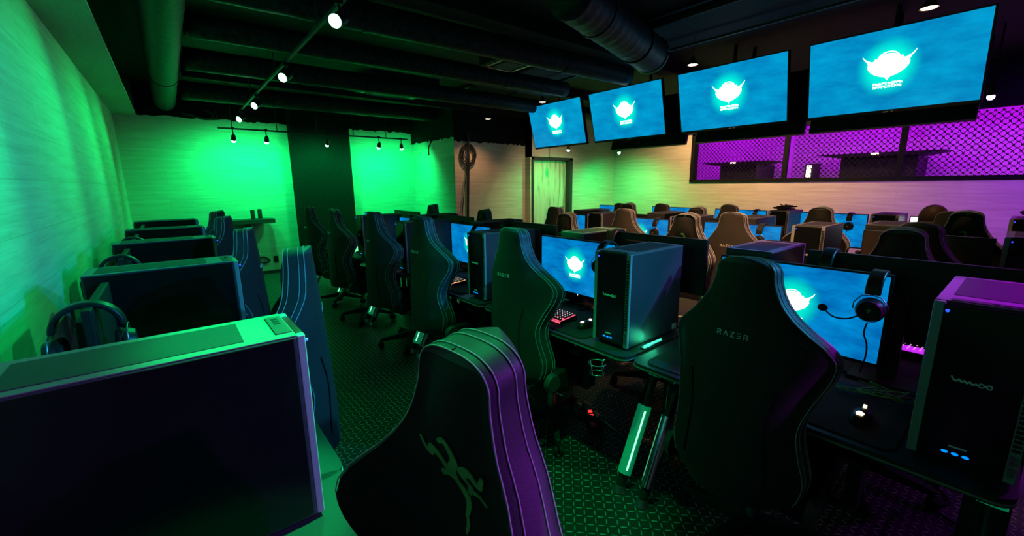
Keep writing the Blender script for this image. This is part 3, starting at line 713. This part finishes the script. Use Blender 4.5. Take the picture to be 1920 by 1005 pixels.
PCS = [  # x, y of front-left corner, facing 0 = towards -X ; PI = towards +X
 (.19, .968, PI, 'nearest black tower, huge at bottom left with bright green lit top', 'towers along the green left wall'),
 (.195, 2.165, PI, 'second tower from the viewer on the left, with a headset before it', 'towers along the green left wall'),
 (.195, 3.30, PI, 'third tower back along the left wall', 'towers along the green left wall'),
 (.19, 4.31, PI, 'fourth tower back along the left wall', 'towers along the green left wall'),
 (.19, 5.38, PI, 'farthest tower along the left wall', 'towers along the green left wall'),
 (1.58, .13, 0, 'black tower at the right edge with purple lit top', 'towers on the first desks right of the aisle'),
 (1.58, 1.31, 0, 'black tower right of the blue monitor at centre with green light at its base', 'towers on the first desks right of the aisle'),
 (1.57, 2.44, 0, 'tower behind the central lettered chair', 'towers on the first desks right of the aisle'),
 (1.56, 3.62, 0, 'tower behind the third aisle chair with pale teal side', 'towers on the first desks right of the aisle'),
 (1.57, 4.70, 0, 'tower behind the fourth aisle chair', 'towers on the first desks right of the aisle'),
 (2.56, .72, PI, 'tower with dark purple lit top behind the large foreground chair', 'towers back to back with the first desks'),
 (2.50, 1.80, PI, 'tower with bright green lit top at centre', 'towers back to back with the first desks'),
 (2.50, 2.93, PI, 'dark topped tower behind the central chair headset', 'towers back to back with the first desks'),
 (2.50, 4.05, PI, 'dark topped tower before the far green wall', 'towers back to back with the first desks'),
 (3.60, .07, 0, 'tower at the far right edge with pale green side strip', 'towers in the middle row'),
 (3.56, 1.10, 0, 'tower with pale lit side right of the lettered brown chair', 'towers in the middle row'),
 (3.70, 2.17, 0, 'tower just right of the middle row monitor with hanging headset', 'towers in the middle row'),
 (3.56, 3.08, 0, 'tower with blue lit side right of the door', 'towers in the middle row'),
 (4.46, .56, PI, 'tower with yellow rear ports and a blue lit side, centre right', 'towers back to back with the middle row'),
 (4.46, 1.52, PI, 'purple topped tower behind two brown lit chairs', 'towers back to back with the middle row'),
 (4.46, 2.42, PI, 'dark tower below the far blue monitor near the door corner', 'towers back to back with the middle row'),
 (4.3, 3.35, PI, 'low dark tower top just right of the door frame', 'towers back to back with the middle row'),
 (5.3, .10, 0, 'far tower at the right edge against the purple wall', 'towers in the farthest row'),
 (5.22, .97, 0, 'far tower between the headset monitor and the person', 'towers in the farthest row'),
 (5.2, 1.86, 0, 'far tower with cables piled on its top', 'towers in the farthest row')]
for i, (x, y, a, l, grp) in enumerate(PCS):
    t = place(pc, i, (x, y, DZ), a, l, grp)
    t.scale.x = 1.09 if i < 5 else 1

# ------------------------------------------------------------------ desks
def make_desk(length=1.12, depth=.56):
    """front edge at x=0 towards -X, spans y 0..length; splayed chrome legs"""
    t = thing('gaming_desk', '', 'desk'); c = .05
    def rr(x0, y0, x1, y1, r):
        P = []
        for (cx, cy, a0) in ((x0+r, y0+r, PI), (x1-.01, y0+.01, 1.5*PI), (x1-.01, y1-.01, 0), (x0+r, y1-r, .5*PI)):
            rad = r if cx < (x0+x1)/2 else .01
            for k in range(6): a = a0+k*PI/10; P.append((cx+rad*math.cos(a), cy+rad*math.sin(a)))
        return P
    P = rr(0, 0, depth, length, .05)
    obj('desktop', G().prism(P, lambda x, y: (x, y, .695), lambda x, y: (x, y, DZ)), 'desk', t)
    Pi = [(x*1.0+(.0015 if x > depth/2 else -.0015), y+(.0015 if y > length/2 else -.0015)) for x, y in P]
    obj('edge_strip', G().prism(Pi, lambda x, y: (x, y, .700), lambda x, y: (x, y, .706)), 'desk_edge', t)
    for s, y in ((1, .03), (-1, length-.075)):
        lg = obj('leg', G().cyl((.05, y, .02), (.38, y, .695), .021, n=20), 'plastic', t, auto=40)
        def at(k): return Vector((.05+.33*k, y, .02+.675*k))
        obj('chrome_sleeve', G().cyl(at(.09), at(.55), .033, n=24).cyl(at(.76), at(.97), .033, n=24), 'led_sleeve' if s == 1 else 'chrome', lg, auto=40)
        if s == 1:
            sd = Vector((-.75, -.66, .0)); sd = (sd-Vector((.44,0,.9))*sd.dot(Vector((.44,0,.9)))).normalized()*.031
            obj('led_tube', G().tube([at(.12)+sd, at(.52)+sd], .005, 6), 'led_leg', lg, smooth=True); obj('led_tube', G().tube([at(.78)+sd, at(.95)+sd], .005, 6), 'led_leg', lg, smooth=True)
        obj('foot', G().cyl((.047, y, 0), (.05, y, .03), .035, .022, n=20), 'steel', lg, auto=40)
    obj('rear_support', G().box(depth-.06, .04, 0, depth-.02, .09, .695).box(depth-.06, length-.09, 0, depth-.02, length-.04, .695).box(depth-.05, .05, .45, depth-.03, length-.05, .62), 'plastic', t, bevel=.004)
    g = G().tube([(.03, length*.5+x, .64+.0*x) for x in (-.3, .3)], .006, 6)
    obj('cable_tray', G().box(.34, .2, .58, .46, length-.2, .585).box(.34, .2, .585, .343, length-.2, .63), 'steel', t)
    return t
desk = make_desk()
nd = 0
def D_at(x, y, a, l, grp):
    global nd
    place(desk, nd, (x, y, 0), a, l, grp); nd += 1
ordn = ['nearest', 'second nearest', 'third', 'fourth', 'fifth', 'farthest']
for k in range(6): D_at(.285, 1.12+1.1*k if k else 1.125, PI, ordn[k]+' desk of the row along the green left wall', 'desks along the green left wall')
for k in range(6): D_at(1.505, -.085+1.145*k, 0, ordn[k]+' black desk of the first row right of the aisle, chrome splayed legs', 'desks of the first row right of the aisle')
for k in range(5): D_at(2.66, .97+1.125*k, PI, ordn[k]+' desk back to back with the first row', 'desks back to back with the first row')
for k in range(4): D_at(3.50, -.12+1.05*k, 0, ordn[k]+' desk of the middle row', 'desks of the middle row')
for k in range(4): D_at(4.63, .78+1.0*k if k else .75, PI, ordn[k]+' desk back to back with the middle row', 'desks back to back with the middle row')
for k in range(5): D_at(5.16, -.2+1.0*k if k < 5 else 0, 0, ordn[k]+' desk of the farthest row by the right wall', 'desks of the farthest row')

# ------------------------------------------------------------------ monitors (screen faces -X, origin at stand base)
def make_monitor(kind):
    W, Hh = {'small': (.47, .29), 'white': (.47, .29), 'wide': (.645, .285)}.get(kind, (.615, .343)); z0 = {'small': .138, 'white': .138, 'wide': .143}.get(kind, .085); t = thing('monitor', '', 'monitor')
    h = obj('housing', G().box(0, -W/2-.008, z0-.014, .022, W/2+.008, z0+Hh+.008).box(.022, -.17, z0+.05, .05, .17, z0+.25), 'rubber' if kind == 'small' else 'plastic', t, bevel=.003)
    obj('display', G().add([(-.001, W/2, z0), (-.001, -W/2, z0), (-.001, -W/2, z0+Hh), (-.001, W/2, z0+Hh)], [(0,1,2,3)]), {'blue': 'pc_screen', 'off': 'screen_off', 'small': 'screen_off', 'wide': 'screen_off', 'white': 'white_screen'}[kind], t, uv=lambda v: ((W/2-v.y)/W, (v.z-z0)/Hh))
    if kind == 'blue': obj('screen_emblem', emblem(lambda u, v: (-.002, -u*.098, z0+Hh*.54+v*.098)), 'logo_white', t)
    obj('stand', G().box(.05, -.03, .01, .075, .03, z0+.2).box(.03, -.11, 0, .16, .11, .012).box(-.06, -.11, 0, .06, -.08, .01).box(-.06, .08, 0, .06, .11, .01), 'plastic', t, bevel=.003)
    obj('power_light', G().ball((-.001, -.03, z0-.008), .0022, 6), 'led_white', t)
    return t
protos = {k: make_monitor(k) for k in ('blue', 'off', 'white', 'small', 'wide')}; used = {'wide': 0, 'small': 0, 'blue': 0, 'off': 0, 'white': 0}
gMB = 'blue monitors of the first row right of the aisle'; gMC = 'monitors back to back with the first row'; gMD = 'monitors of the middle row'; gME = 'monitors back to back with the middle row'; gMF = 'monitors of the farthest row'; gMA = 'monitors along the green left wall'
MON = [('blue', 2.035, .598, DZ, 0, 'large blue monitor in the right foreground with a headset hanging on it', gMB),
 ('blue', 1.96, 1.79, DZ, 0, 'blue monitor at centre beside the tower, white emblem fully visible', gMB),
 ('blue', 2.02, 3.10, DZ, 0, 'blue monitor peeking between chair and tower left of centre', gMB),
 ('blue', 1.98, 4.15, DZ, 0, 'fourth blue monitor back, only its top edge showing', gMB),
 ('blue', 1.98, 5.25, DZ, 0, 'fifth blue monitor back in the first row', gMB),
 ('wide', 2.20, .27, DZ+.02, PI, 'wide black monitor back whose top edge runs to the right edge', gMC),
 ('wide', 2.19, 1.38, DZ+.02, PI, 'big black monitor back behind the central tower', gMC),
 ('wide', 2.19, 2.50, DZ+.01, PI, 'third black monitor back behind the first row', gMC),
 ('wide', 2.19, 3.60, DZ, PI, 'fourth black monitor back behind the first row', gMC),
 ('wide', 2.19, 4.70, DZ, PI, 'farthest black monitor back before the green wall', gMC),
 ('off', 3.78, .42, DZ, -.10, 'dark switched off monitor with brown reflection and headset, right side', gMD),
 ('blue', 3.72, 1.53, DZ, 0, 'blue monitor right of the lettered brown chair with a headset', gMD),
 ('blue', 3.66, 2.47, DZ, 0, 'blue monitor with white emblem between brown chair and tower', gMD),
 ('blue', 3.56, 3.42, DZ, 0, 'narrow visible blue monitor beside the dark chair near the door', gMD),
 ('off', 4.10, 2.00, DZ, PI, 'black monitor back behind the dark rounded chair', gME),
 ('off', 4.10, 2.90, DZ, PI, 'black monitor back left of the far chairs', gME),
 ('white', 5.60, .50, DZ-.03, -.05, 'white lit monitor in front of the person', gMF),
 ('blue', 5.60, 1.37, DZ-.05, 0, 'blue monitor with hanging headset right of the emblem chair', gMF),
 ('blue', 5.60, 2.33, DZ-.03, 0, 'far blue monitor behind the purple topped tower', gMF),
 ('blue', 5.60, 3.27, DZ-.03, 0, 'far blue monitor against the wall between chair tops', gMF),
 ('blue', 5.45, 4.15, DZ-.03, 0, 'farthest blue monitor with headset near the room corner', gMF)]
for y, o_ in ((1.905, 'nearest'), (3.04, 'second'), (4.05, 'third'), (5.1, 'farthest')):
    MON.append(('small', -.22, y, DZ, PI, o_+' dark monitor along the green left wall', gMA))
for (k, x, y, z, a, l, grp) in MON:
    z = max(z, DZ) if k != 'x' else z
    t = place(protos[k], used[k], (x, y, DZ), a, l, grp); used[k] += 1
    if grp == gMC:
        for ch in t.children:
            if not ch.name.startswith('stand'): ch.location.z = .045

# ------------------------------------------------------------------ headsets (band plane local XZ, origin at top of band)
def make_headset():
    t = thing('headset', '', 'headset'); R = .085
    band = [(R*math.cos(a), 0, -R+R*1.0*math.sin(a)) for a in [PI*i/18 for i in range(19)]]
    g = G()
    n = len(band)
    for wy, th in ((.024, .016),):
        vs = []; fs = []
        for (x, y, z) in band:
            d = Vector((x, 0, z+R)).normalized()
            for (s, o_) in ((-1, 0), (1, 0), (1, -1), (-1, -1)): vs.append(Vector((x, s*wy, z))+d*th*o_)
        for i in range(n-1):
            for j in range(4): fs.append((i*4+j, i*4+(j+1) % 4, (i+1)*4+(j+1) % 4, (i+1)*4+j))
        fs += [(3,2,1,0), tuple((n-1)*4+j for j in range(4))]
        g.add(vs, fs)
    obj('headband', g, 'plastic', t, bevel=.005, auto=50)
    for s in (1, -1):
        x = s*.085
        cu = obj('ear_cup', G().cyl((x+s*.016, 0, -.145), (x-s*.004, 0, -.145), .036, .045, n=24).cyl((x-s*.004, 0, -.145), (x-s*.014, 0, -.145), .045, .042, n=24), 'plastic', t, auto=40)
        obj('ear_pad', G().tube([(x-s*.02, .033*math.cos(a), -.145+.036*math.sin(a)) for a in [2*PI*i/20 for i in range(20)]], .012, 8, closed=True), 'rubber', cu, smooth=True)
        obj('cup_emblem', G().add([(x+s*.0172, -.008, -.137), (x+s*.0172, .008, -.137), (x+s*.0172, 0, -.152)], [(0,1,2)]), 'snake', cu)
        obj('fork', G().tube([(x, .0, -.085), (x, .03, -.092), (x, .05, -.12), (x, .05, -.145)], .0022, 6).tube([(x, .0, -.085), (x, -.03, -.092), (x, -.05, -.12), (x, -.05, -.145)], .0022, 6), 'steel', t, smooth=True)
    m_ = obj('microphone_boom', G().tube(wig([(-.102, .025, -.165), (-.115, .055, -.182), (-.12, .095, -.184), (-.12, .125, -.165)]), .003, 8), 'plastic', t, smooth=True)
    obj('foam_tip', G().ball((-.12, .135, -.155), .016, 12, sc=(.8,1.1,.9)), 'rubber', m_, smooth=True)
    obj('cord', G().tube(wig([(-.09, 0, -.19), (-.095, .004, -.23), (-.10, -.01, -.27), (-.098, -.012, -.32), (-.08, 0, -.39)]), .0028, 6), 'rubber', t, smooth=True)
    return t
hs = make_headset(); TOPM = DZ+.085+.343+.008
HS = [(2.045, .325, 0, 'headset with boom microphone hanging on the large foreground blue monitor'),
 (2.21, .52, PI, 'headset hung over the long black monitor top, right of the purple topped tower'),
 (1.975, 1.54, PI, 'headset on the central blue monitor, half hidden by the tower'),
 (2.2, 1.64, PI, 'headset hung on the big black monitor back at centre'),
 (-.235, 1.74, PI, 'headset on the left wall row right behind the nearest tower'),
 (-.235, 2.88, PI, 'headset on the left wall row behind the second tower'),
 (-.235, 3.90, PI, 'headset on the left wall row behind the third tower, mostly hidden'),
 (3.73, 1.36, 0, 'headset on the blue monitor right of the lettered brown chair'),
 (3.67, 2.27, 0, 'headset on the blue monitor in the middle row'),
 (3.57, 3.26, 0, 'headset on the narrow blue monitor near the dark chair by the door'),
 (3.77, .58, 0, 'headset on the dark switched off monitor'),
 (5.61, 1.20, 0, 'headset hanging on the far blue monitor beside the emblem chair'),
 (5.61, 2.13, 0, 'headset on the far blue monitor behind the purple topped tower'),
 (5.46, 4.0, 0, 'headset on the farthest blue monitor'),
 (2.03, 2.95, PI, 'headset on the third monitor of the first row'),
 (2.2, 2.75, PI, 'headset on the third black monitor back, arch seen behind the central chair'),
 (1.99, 4.1, 0, 'headset on the fourth monitor of the first row'),
 (5.62, .28, 0, None)]
HS = [h for h in HS if h[3]]
for i, (x, y, a, l) in enumerate(HS): place(hs, i, (x+(.006 if a == 0 else -.006), y, TOPM+.014+(.045 if 2.15 < x < 2.3 else 0)), a, l, 'headsets hung on the monitors')

# ------------------------------------------------------------------ keyboards, mice, mats (front towards -X)
def make_keyboard(glow_, legend, full=True):
    t = thing('keyboard', '', 'keyboard'); L, Dp = .36, .135
    obj('body', G().prism([(0, 0), (Dp, 0), (Dp, .026), (0, .014)], lambda x, z: (x, 0, z), lambda x, z: (x, -L, z)), 'plastic', t, bevel=.002)
    obj('backlight', G().prism([(.004, .0155), (Dp-.004, .0275), (Dp-.004, .0265), (.004, .0145)], lambda x, z: (x, -.004, z), lambda x, z: (x, -L+.004, z)).box(-.001, -L+.003, .004, .001, -.003, .013), glow_, t)
    cap = mesh('keycap', G().add([(0,0,0),(.016,0,.0015),(.016,-.0165,.0015),(0,-.0165,0),(.002,-.002,.0085),(.014,-.002,.010),(.014,-.0145,.010),(.002,-.0145,.0085)], [(4,5,6,7),(0,1,5,4),(1,2,6,5),(2,3,7,6),(3,0,4,7)]), 'key')
    wide = mesh('keycap', G().add([(0,0,0),(.016,0,.0015),(.016,-.105,.0015),(0,-.105,0),(.002,-.002,.0085),(.014,-.002,.010),(.014,-.103,.010),(.002,-.103,.0085)], [(4,5,6,7),(0,1,5,4),(1,2,6,5),(2,3,7,6),(3,0,4,7)]), 'key')
    lg = G()
    for r in range(6):
        x = .010+r*.0195; z = .0155+x*.0875; c = 0
        for k in range(17):
            y = -.010-k*.0202
            if r == 0 and 4 <= k <= 8:
                if k == 4: obj('keycap', wide, None, t, (x, y, z))
                continue
            if r == 1 and k in (14, 16): continue
            if full: obj('keycap', cap, None, t, (x, y, z))
            lg.add([(x+.006, y-.005, z+.0104), (x+.006, y-.011, z+.0104), (x+.011, y-.011, z+.0108), (x+.011, y-.005, z+.0108)], [(0,1,2,3)])
    obj('key_legends', lg, legend, t)
    return t
KB = [('key_glow_pink', 'legend_pink', (1.61, 1.93, DZ+.006), 'red and pink lit keyboard before the central blue monitor'),
      ('key_glow_orange', 'legend_orange', (1.62, 3.12, DZ+.006), 'orange and white lit keyboard behind the central chair'),
      ('key_glow_pink', 'legend_pink', (1.62, 4.10, DZ+.006), 'red edged keyboard by the fourth aisle chair'),
      ('key_glow_green', 'legend_orange', (1.62, 5.30, DZ+.006), 'green lit keyboard by the fifth aisle chair')]
for i, (a, b, loc, l) in enumerate(KB):
    t = make_keyboard(a, b, i < 2); t.location = loc; t['label'] = l; t['group'] = 'keyboards on the first row desks'
t = make_keyboard('key_glow_magenta', 'legend_magenta', False); t.location = (2.60, -.06, DZ+.006); t.rotation_euler = (0, 0, PI); t['label'] = 'magenta lit keyboard right of the foreground blue monitor'
for (x, y, l) in [(5.32, 1.52, 'cyan lit keyboard under the far blue monitor beside the emblem chair')]:
    t = make_keyboard('key_glow_cyan', 'legend_magenta', False); t.location = (x, y, DZ); t['label'] = l
def make_mouse(gl):
    t = thing('mouse', '', 'mouse')
    obj('shell', G().ball((.06, 0, .004), .06, 18, sc=(1,.52,.52)).box(.02,-.022,0,.1,.022,.01), 'plastic', t, smooth=True)
    obj('palm_logo', G().add([(.022, .008, .030), (.022, -.008, .030), (.044, -.002, .0355), (.044, .004, .0355), (.036,.012,.0335),(.036,-.012,.0335)], [(0,1,5),(0,5,4),(4,5,2,3)]), gl, t)
    obj('scroll_wheel', G().cyl((.098, -.004, .028), (.098, .004, .028), .010, n=14), gl, t)
    return t
for gl, loc, l in [('mouse_yellow', (1.62, .255, DZ+.006), 'black mouse with glowing yellow logo in the right foreground'), ('mouse_pink', (1.63, 1.455, DZ+.006), 'black mouse with glowing pink logo left of the central tower')]:
    t = make_mouse(gl); t.location = loc; t['label'] = l; t['group'] = 'mice on the first row desks'
gp = 'dark cloth desk mats of the first row'
for k, (y0, y1, l) in enumerate([(.15, .98, 'dark desk mat in front of the foreground blue monitor'), (1.34, 2.12, 'dark desk mat under the red lit keyboard'), (2.50, 3.3, 'dark desk mat under the orange lit keyboard'), (3.7, 4.45, 'dark desk mat by the fourth aisle chair')]):
    P = []
    for (cx, cy, a0) in ((1.575, y0+.04, PI), (1.84, y0+.04, 1.5*PI), (1.84, y1-.04, 0), (1.575, y1-.04, .5*PI)):
        for q in range(6): a = a0+q*PI/10; P.append((cx+.04*math.cos(a), cy+.04*math.sin(a)))
    tag(obj('mouse_mat', G().prism(P, lambda x, y: (x, y, DZ+.0005), lambda x, y: (x, y, DZ+.005)), 'pad'), l, 'mouse mat', gp)

# ------------------------------------------------------------------ small things
# green light strip on the desk beside the central tower
t = thing('light_strip', 'green glowing light strip on the desk edge beside the central tower', 'light strip', (1.66, 1.075, DZ))
obj('holder', G().box(0, -.012, 0, .18, .012, .008), 'steel', t, bevel=.002); obj('tube', G().tube([(.02, 0, .011), (.16, 0, .011)], .004, 8), 'led_green', t, smooth=True)
l = bpy.data.lights.new('strip_glow', 'POINT'); l.color = (.05,1,.5); l.energy = .5; l.shadow_soft_size = .04; o = bpy.data.objects.new('strip_glow', l); C.objects.link(o); o.location = (1.72, 1.075, DZ+.03)
# desk cup holder
g = G().tube([(.04*math.cos(a), .04*math.sin(a), .05) for a in [2*PI*i/20 for i in range(20)]], .003, 6, closed=True).tube([(.032*math.cos(a), .032*math.sin(a), 0) for a in [2*PI*i/20 for i in range(20)]], .003, 6, closed=True)
for a in (0, 1.57, 3.14, 4.71): g.tube([(.04*math.cos(a), .04*math.sin(a), .05), (.032*math.cos(a), .032*math.sin(a), 0)], .0025, 6)
g.tube([(.04, 0, .05), (.07, 0, .05), (.09, 0, .075)], .004, 6)
tag(obj('cup_holder', g, 'chrome', loc=(1.46, 1.18, .622), smooth=True), 'empty wire cup holder clipped under the central desk edge', 'cup holder')
# power strip with red lights and cables below the central desk
t = thing('power_strip', 'black power strip with red lights on the floor under the central desk', 'power strip', (1.93, 1.60, .0), .9)
obj('body', G().box(-.16, -.03, 0, .16, .03, .045), 'plastic', t, bevel=.005)
for k in range(3): obj('indicator', G().box(-.09+k*.05, -.012, .045, -.07+k*.05, .012, .05), 'led_red', t)
def cable(pts, r, mt, label): return tag(obj('cable', G().tube(wig(pts, r), r, 6), mt, smooth=True), label, 'cable')
cable([(1.72, 1.02, .008), (1.85, 1.2, .012), (1.95, 1.45, .01), (2.0, 1.9, .012), (1.96, 2.3, .01)], .006, 'chrome', 'shiny cable on the floor under the central desk')
cable([(1.90, 1.04, .60), (1.86, 1.045, .4), (1.88, 1.05, .2), (1.84, 1.05, .006), (1.80, 1.12, .006)], .003, 'chrome', 'thin pale cable dropping to the floor behind the chrome legs')
cable([(2.9, .25, .008), (2.7, .05, .01), (2.55, .08, .012), (2.45, -.08, .01), (2.3, .0, .01)], .007, 'rubber', 'black cable looping on the metal floor at lower right')
cable([(2.62, .1, .02), (2.66, .05, .3), (2.6, -.02, .5), (2.5, -.05, .58)], .006, 'rubber', 'black cable hanging below the tower at lower right')
rn = random.Random(8)
def tangle(cx, cy, z, sx, sy, h, n, r, mt, label, name='cable_bundle'):
    g = G()
    for k in range(n):
        a = rn.uniform(0, 2*PI); pts = []
        for q in range(5):
            pts.append((cx+rn.uniform(-sx, sx), cy+rn.uniform(-sy, sy), z+r+rn.uniform(0, h)))
        g.tube(wig(pts, r), r, 5)
    return tag(obj(name, g, mt, smooth=True), label, 'cables')
tangle(1.92, .27, DZ+.003, .07, .12, .03, 4, .003, 'snake', 'green tangled cable on the desk below the foreground monitor')
tangle(2.06, .80, DZ, .04, .18, .03, 4, .004, 'rubber', 'black cables behind the foreground monitor stand')
tangle(1.90, 1.95, DZ, .05, .2, .05, 7, .004, 'steel', 'grey cables heaped under the central blue monitor')
tangle(5.40, 1.76, DZ+.465, .13, .09, .05, 9, .006, 'rubber', 'black cables piled on top of a far tower')
tangle(5.52, .0, DZ+.465, .1, .06, .05, 6, .006, 'rubber', 'black cables on top of the far right edge tower')
tangle(2.28, 1.1, DZ, .1, .12, .03, 5, .004, 'steel', 'pale cables on the desk behind the central tower')
tag(obj('white_box', G().box(1.93, 2.71, DZ, 1.97, 2.80, DZ+.05), 'white_card', bevel=.002), 'small white box on the desk left of the central chair', 'box')
# wooden riser slats under the monitors
for (x, y, w_, l) in [(2.12, .16, .12, 'pale paper strip on the desk right of the foreground monitor'), (2.0, 1.62, .1, 'folded pale card on the desk under the central monitor')]:
    tag(obj('paper_strip', G().box(x, y, DZ+.0, x+.03, y+w_, DZ+.004), 'desk_edge'), l, 'paper')
# shelf on the end wall
t = thing('wall_shelf', 'black narrow counter shelf fixed to the green end wall', 'shelf', (.5, 8.27, .98))
obj('board', G().prism([(0, 0), (.70, 0), (.82, -.12), (.82, -.36), (0, -.36)], lambda x, y: (x, y, -.07), lambda x, y: (x, y, 0)), 'desk', t, bevel=.003)
obj('bracket', G().prism([(-.02, -.07), (-.02, -.42), (-.08, -.42), (-.3, -.07)], lambda y, z: (.42, y, z), lambda y, z: (.47, y, z)), 'plastic', t)
for k, (x, y, l) in enumerate([(.58, 8.02, 'leftmost black drink can on the wall shelf'), (1.02, 8.0, 'middle black drink can on the wall shelf'), (1.14, 8.14, 'rightmost black drink can on the wall shelf')]):
    t = thing('drink_can', l, 'can', (x, y, .98), group='black cans on the wall shelf')
    obj('can_body', G().tube([(0,0,0), (0,0,.008), (0,0,.14), (0,0,.155)], [.026,.033,.033,.026], 20), 'plastic', t, auto=40); obj('can_lid', G().cyl((0,0,.155), (0,0,.158), .025, n=20), 'chrome', t)
t = thing('wall_outlet', 'small black wall outlet low on the green end wall', 'outlet', (1.32, 8.27, .25)); obj('cover_plate', G().box(-.035, -.012, -.055, .035, 0, .055), 'plastic', t, bevel=.003); obj('socket', G().box(-.015, -.016, -.03, .015, -.012, .03), 'rubber', t)
tag(obj('hose', G().tube(wig([(1.05, 8.258, .27), (1.12, 8.255, .31), (1.22, 8.255, .24), (1.15, 8.258, .2), (1.08, 8.258, .22)], .012), .012, 8), 'rubber', smooth=True), 'short black looped hose on the green end wall beside the outlet', 'hose')
tag(obj('wall_cable', G().tube(wig([(.3, 8.2, 2.60), (.48, 8.2, 2.56), (.6, 8.2, 2.54), (.68, 8.2, 2.58), (.66, 8.2, 2.64), (.58, 8.2, 2.66)], .02), .02, 8).tube(wig([(.4, 8.18, 2.6), (.55, 8.2, 2.53), (.72, 8.2, 2.56), (.7, 8.2, 2.68)], .015), .015, 8), 'rubber', smooth=True), 'black cable loops at the ceiling edge above the green end wall', 'cable')
cable([(3.98, 7.3, 2.45), (3.96, 7.3, 2.3), (3.93, 7.35, 2.2), (3.9, 7.3, 2.05)], .012, 'rubber', 'short black cable dangling at the top of the far green wall')
t = thing('cable_coil', 'coil of dark cables hung on the beige wall below the ceiling', 'cable coil', (4.3, 6.56, 2.03))
rn2 = random.Random(2); g = G()
for k in range(7):
    r = .13+.02*k*.5; ox, oz = rn2.uniform(-.015, .015), rn2.uniform(-.02, .02)
    g.tube([(ox+r*math.cos(a)*.85, rn2.uniform(-.02, .0), oz+r*math.sin(a)) for a in [2*PI*i/28 for i in range(28)]], .008, 6, closed=True)
obj('loops', g, 'rubber', t, smooth=True); obj('hook', G().tube([(.0, .03, .15), (0, -.03, .15), (0, -.03, .18)], .008, 6), 'steel', t)
for k, (dx, dx2, l) in enumerate([(0, -.02, 'thick black cable trunk running down the beige wall beside the coil'), (-.02, -.17, 'thin black cable slanting down the beige wall left of the trunk')]):
    cable([(4.29+dx, 6.54, 2.4), (4.29+dx, 6.54, 1.9), (4.27+(dx+dx2)/2, 6.54, 1.4), (4.26+dx2, 6.55, .6), (4.26+dx2, 6.5, .03)], .022 if k == 0 else .008, 'rubber', l)

# ------------------------------------------------------------------ seated person (mostly hidden behind the chairs)
P_ = thing('person', 'person with dark brown hair and dark top sitting at the white lit monitor', 'person', (5.04, .53, .03))
me = bpy.data.meshes.new('body')
V = [(0,0,.52),(.0,0,.72),(.03,0,.92),(.06,0,1.0),(.09,0,1.05), (.06,.16,.97),(.17,.20,.80),(.33,.13,.765), (.06,-.16,.97),(.17,-.20,.80),(.33,-.10,.765), (.03,.09,.53),(.30,.11,.54),(.34,.11,.10),(.42,.11,.05), (.03,-.09,.53),(.30,-.11,.54),(.34,-.11,.10),(.42,-.11,.05),(.40,.12,.75),(.40,-.09,.75)]
E_ = [(0,1),(1,2),(2,3),(3,4),(3,5),(5,6),(6,7),(3,8),(8,9),(9,10),(0,11),(11,12),(12,13),(13,14),(0,15),(15,16),(16,17),(17,18),(7,19),(10,20)]
RR = [.13,.125,.13,.08,.05,.06,.045,.03,.06,.045,.03,.085,.07,.045,.04,.085,.07,.045,.04,.025,.025]
me.from_pydata(V, E_, []); bo = bpy.data.objects.new('body', me); C.objects.link(bo); bo.parent = P_
sk = bo.modifiers.new('skin', 'SKIN'); 
for i, sv in enumerate(me.skin_vertices[0].data): sv.radius = (RR[i], RR[i]); sv.use_root = (i == 0)
sk.use_smooth_shade = True; ss = bo.modifiers.new('sub', 'SUBSURF'); ss.levels = 1; ss.render_levels = 1; me.materials.append(M['jacket'])
obj('head', G().ball((.12, 0, 1.13), .09, 20, sc=(1.0,.82,1.2)).ball((.215, 0, 1.115), .014, 8).ball((.11, .075, 1.12), .02, 8, sc=(.6,.4,1)).ball((.11, -.075, 1.12), .02, 8, sc=(.6,.4,1)).ball((.195,.03,1.14),.012,8).ball((.195,-.03,1.14),.012,8), 'skin', P_, smooth=True)
g = G().ball((.095, 0, 1.15), .105, 22, sc=(1.0,.92,1.08)).ball((.05, .0, 1.06), .09, 16, sc=(.8,1,1.1)).ball((.10,.05,1.10),.06,12,sc=(.9,.8,1.4)).ball((.10,-.05,1.10),.06,12,sc=(.9,.8,1.4))
obj('hair', g, 'hair', P_, smooth=True)
for s in (1, -1):
    hg = G().ball((.42, s*.115, .752), .035, 12, sc=(1.15,.9,.35))
    for q in range(4):
        y = s*.115+(q-1.5)*.017; L_ = (.055,.065,.06,.048)[q]
        hg.tube([(.445, y, .757), (.445+L_*.6, y, .762), (.445+L_, y, .752)], [.009,.008,.006], 8)
    hg.tube([(.41, s*.085, .755), (.435, s*.065, .755), (.46, s*.06, .75)], [.010,.009,.007], 8)
    obj('hand', hg, 'skin', P_, smooth=True)
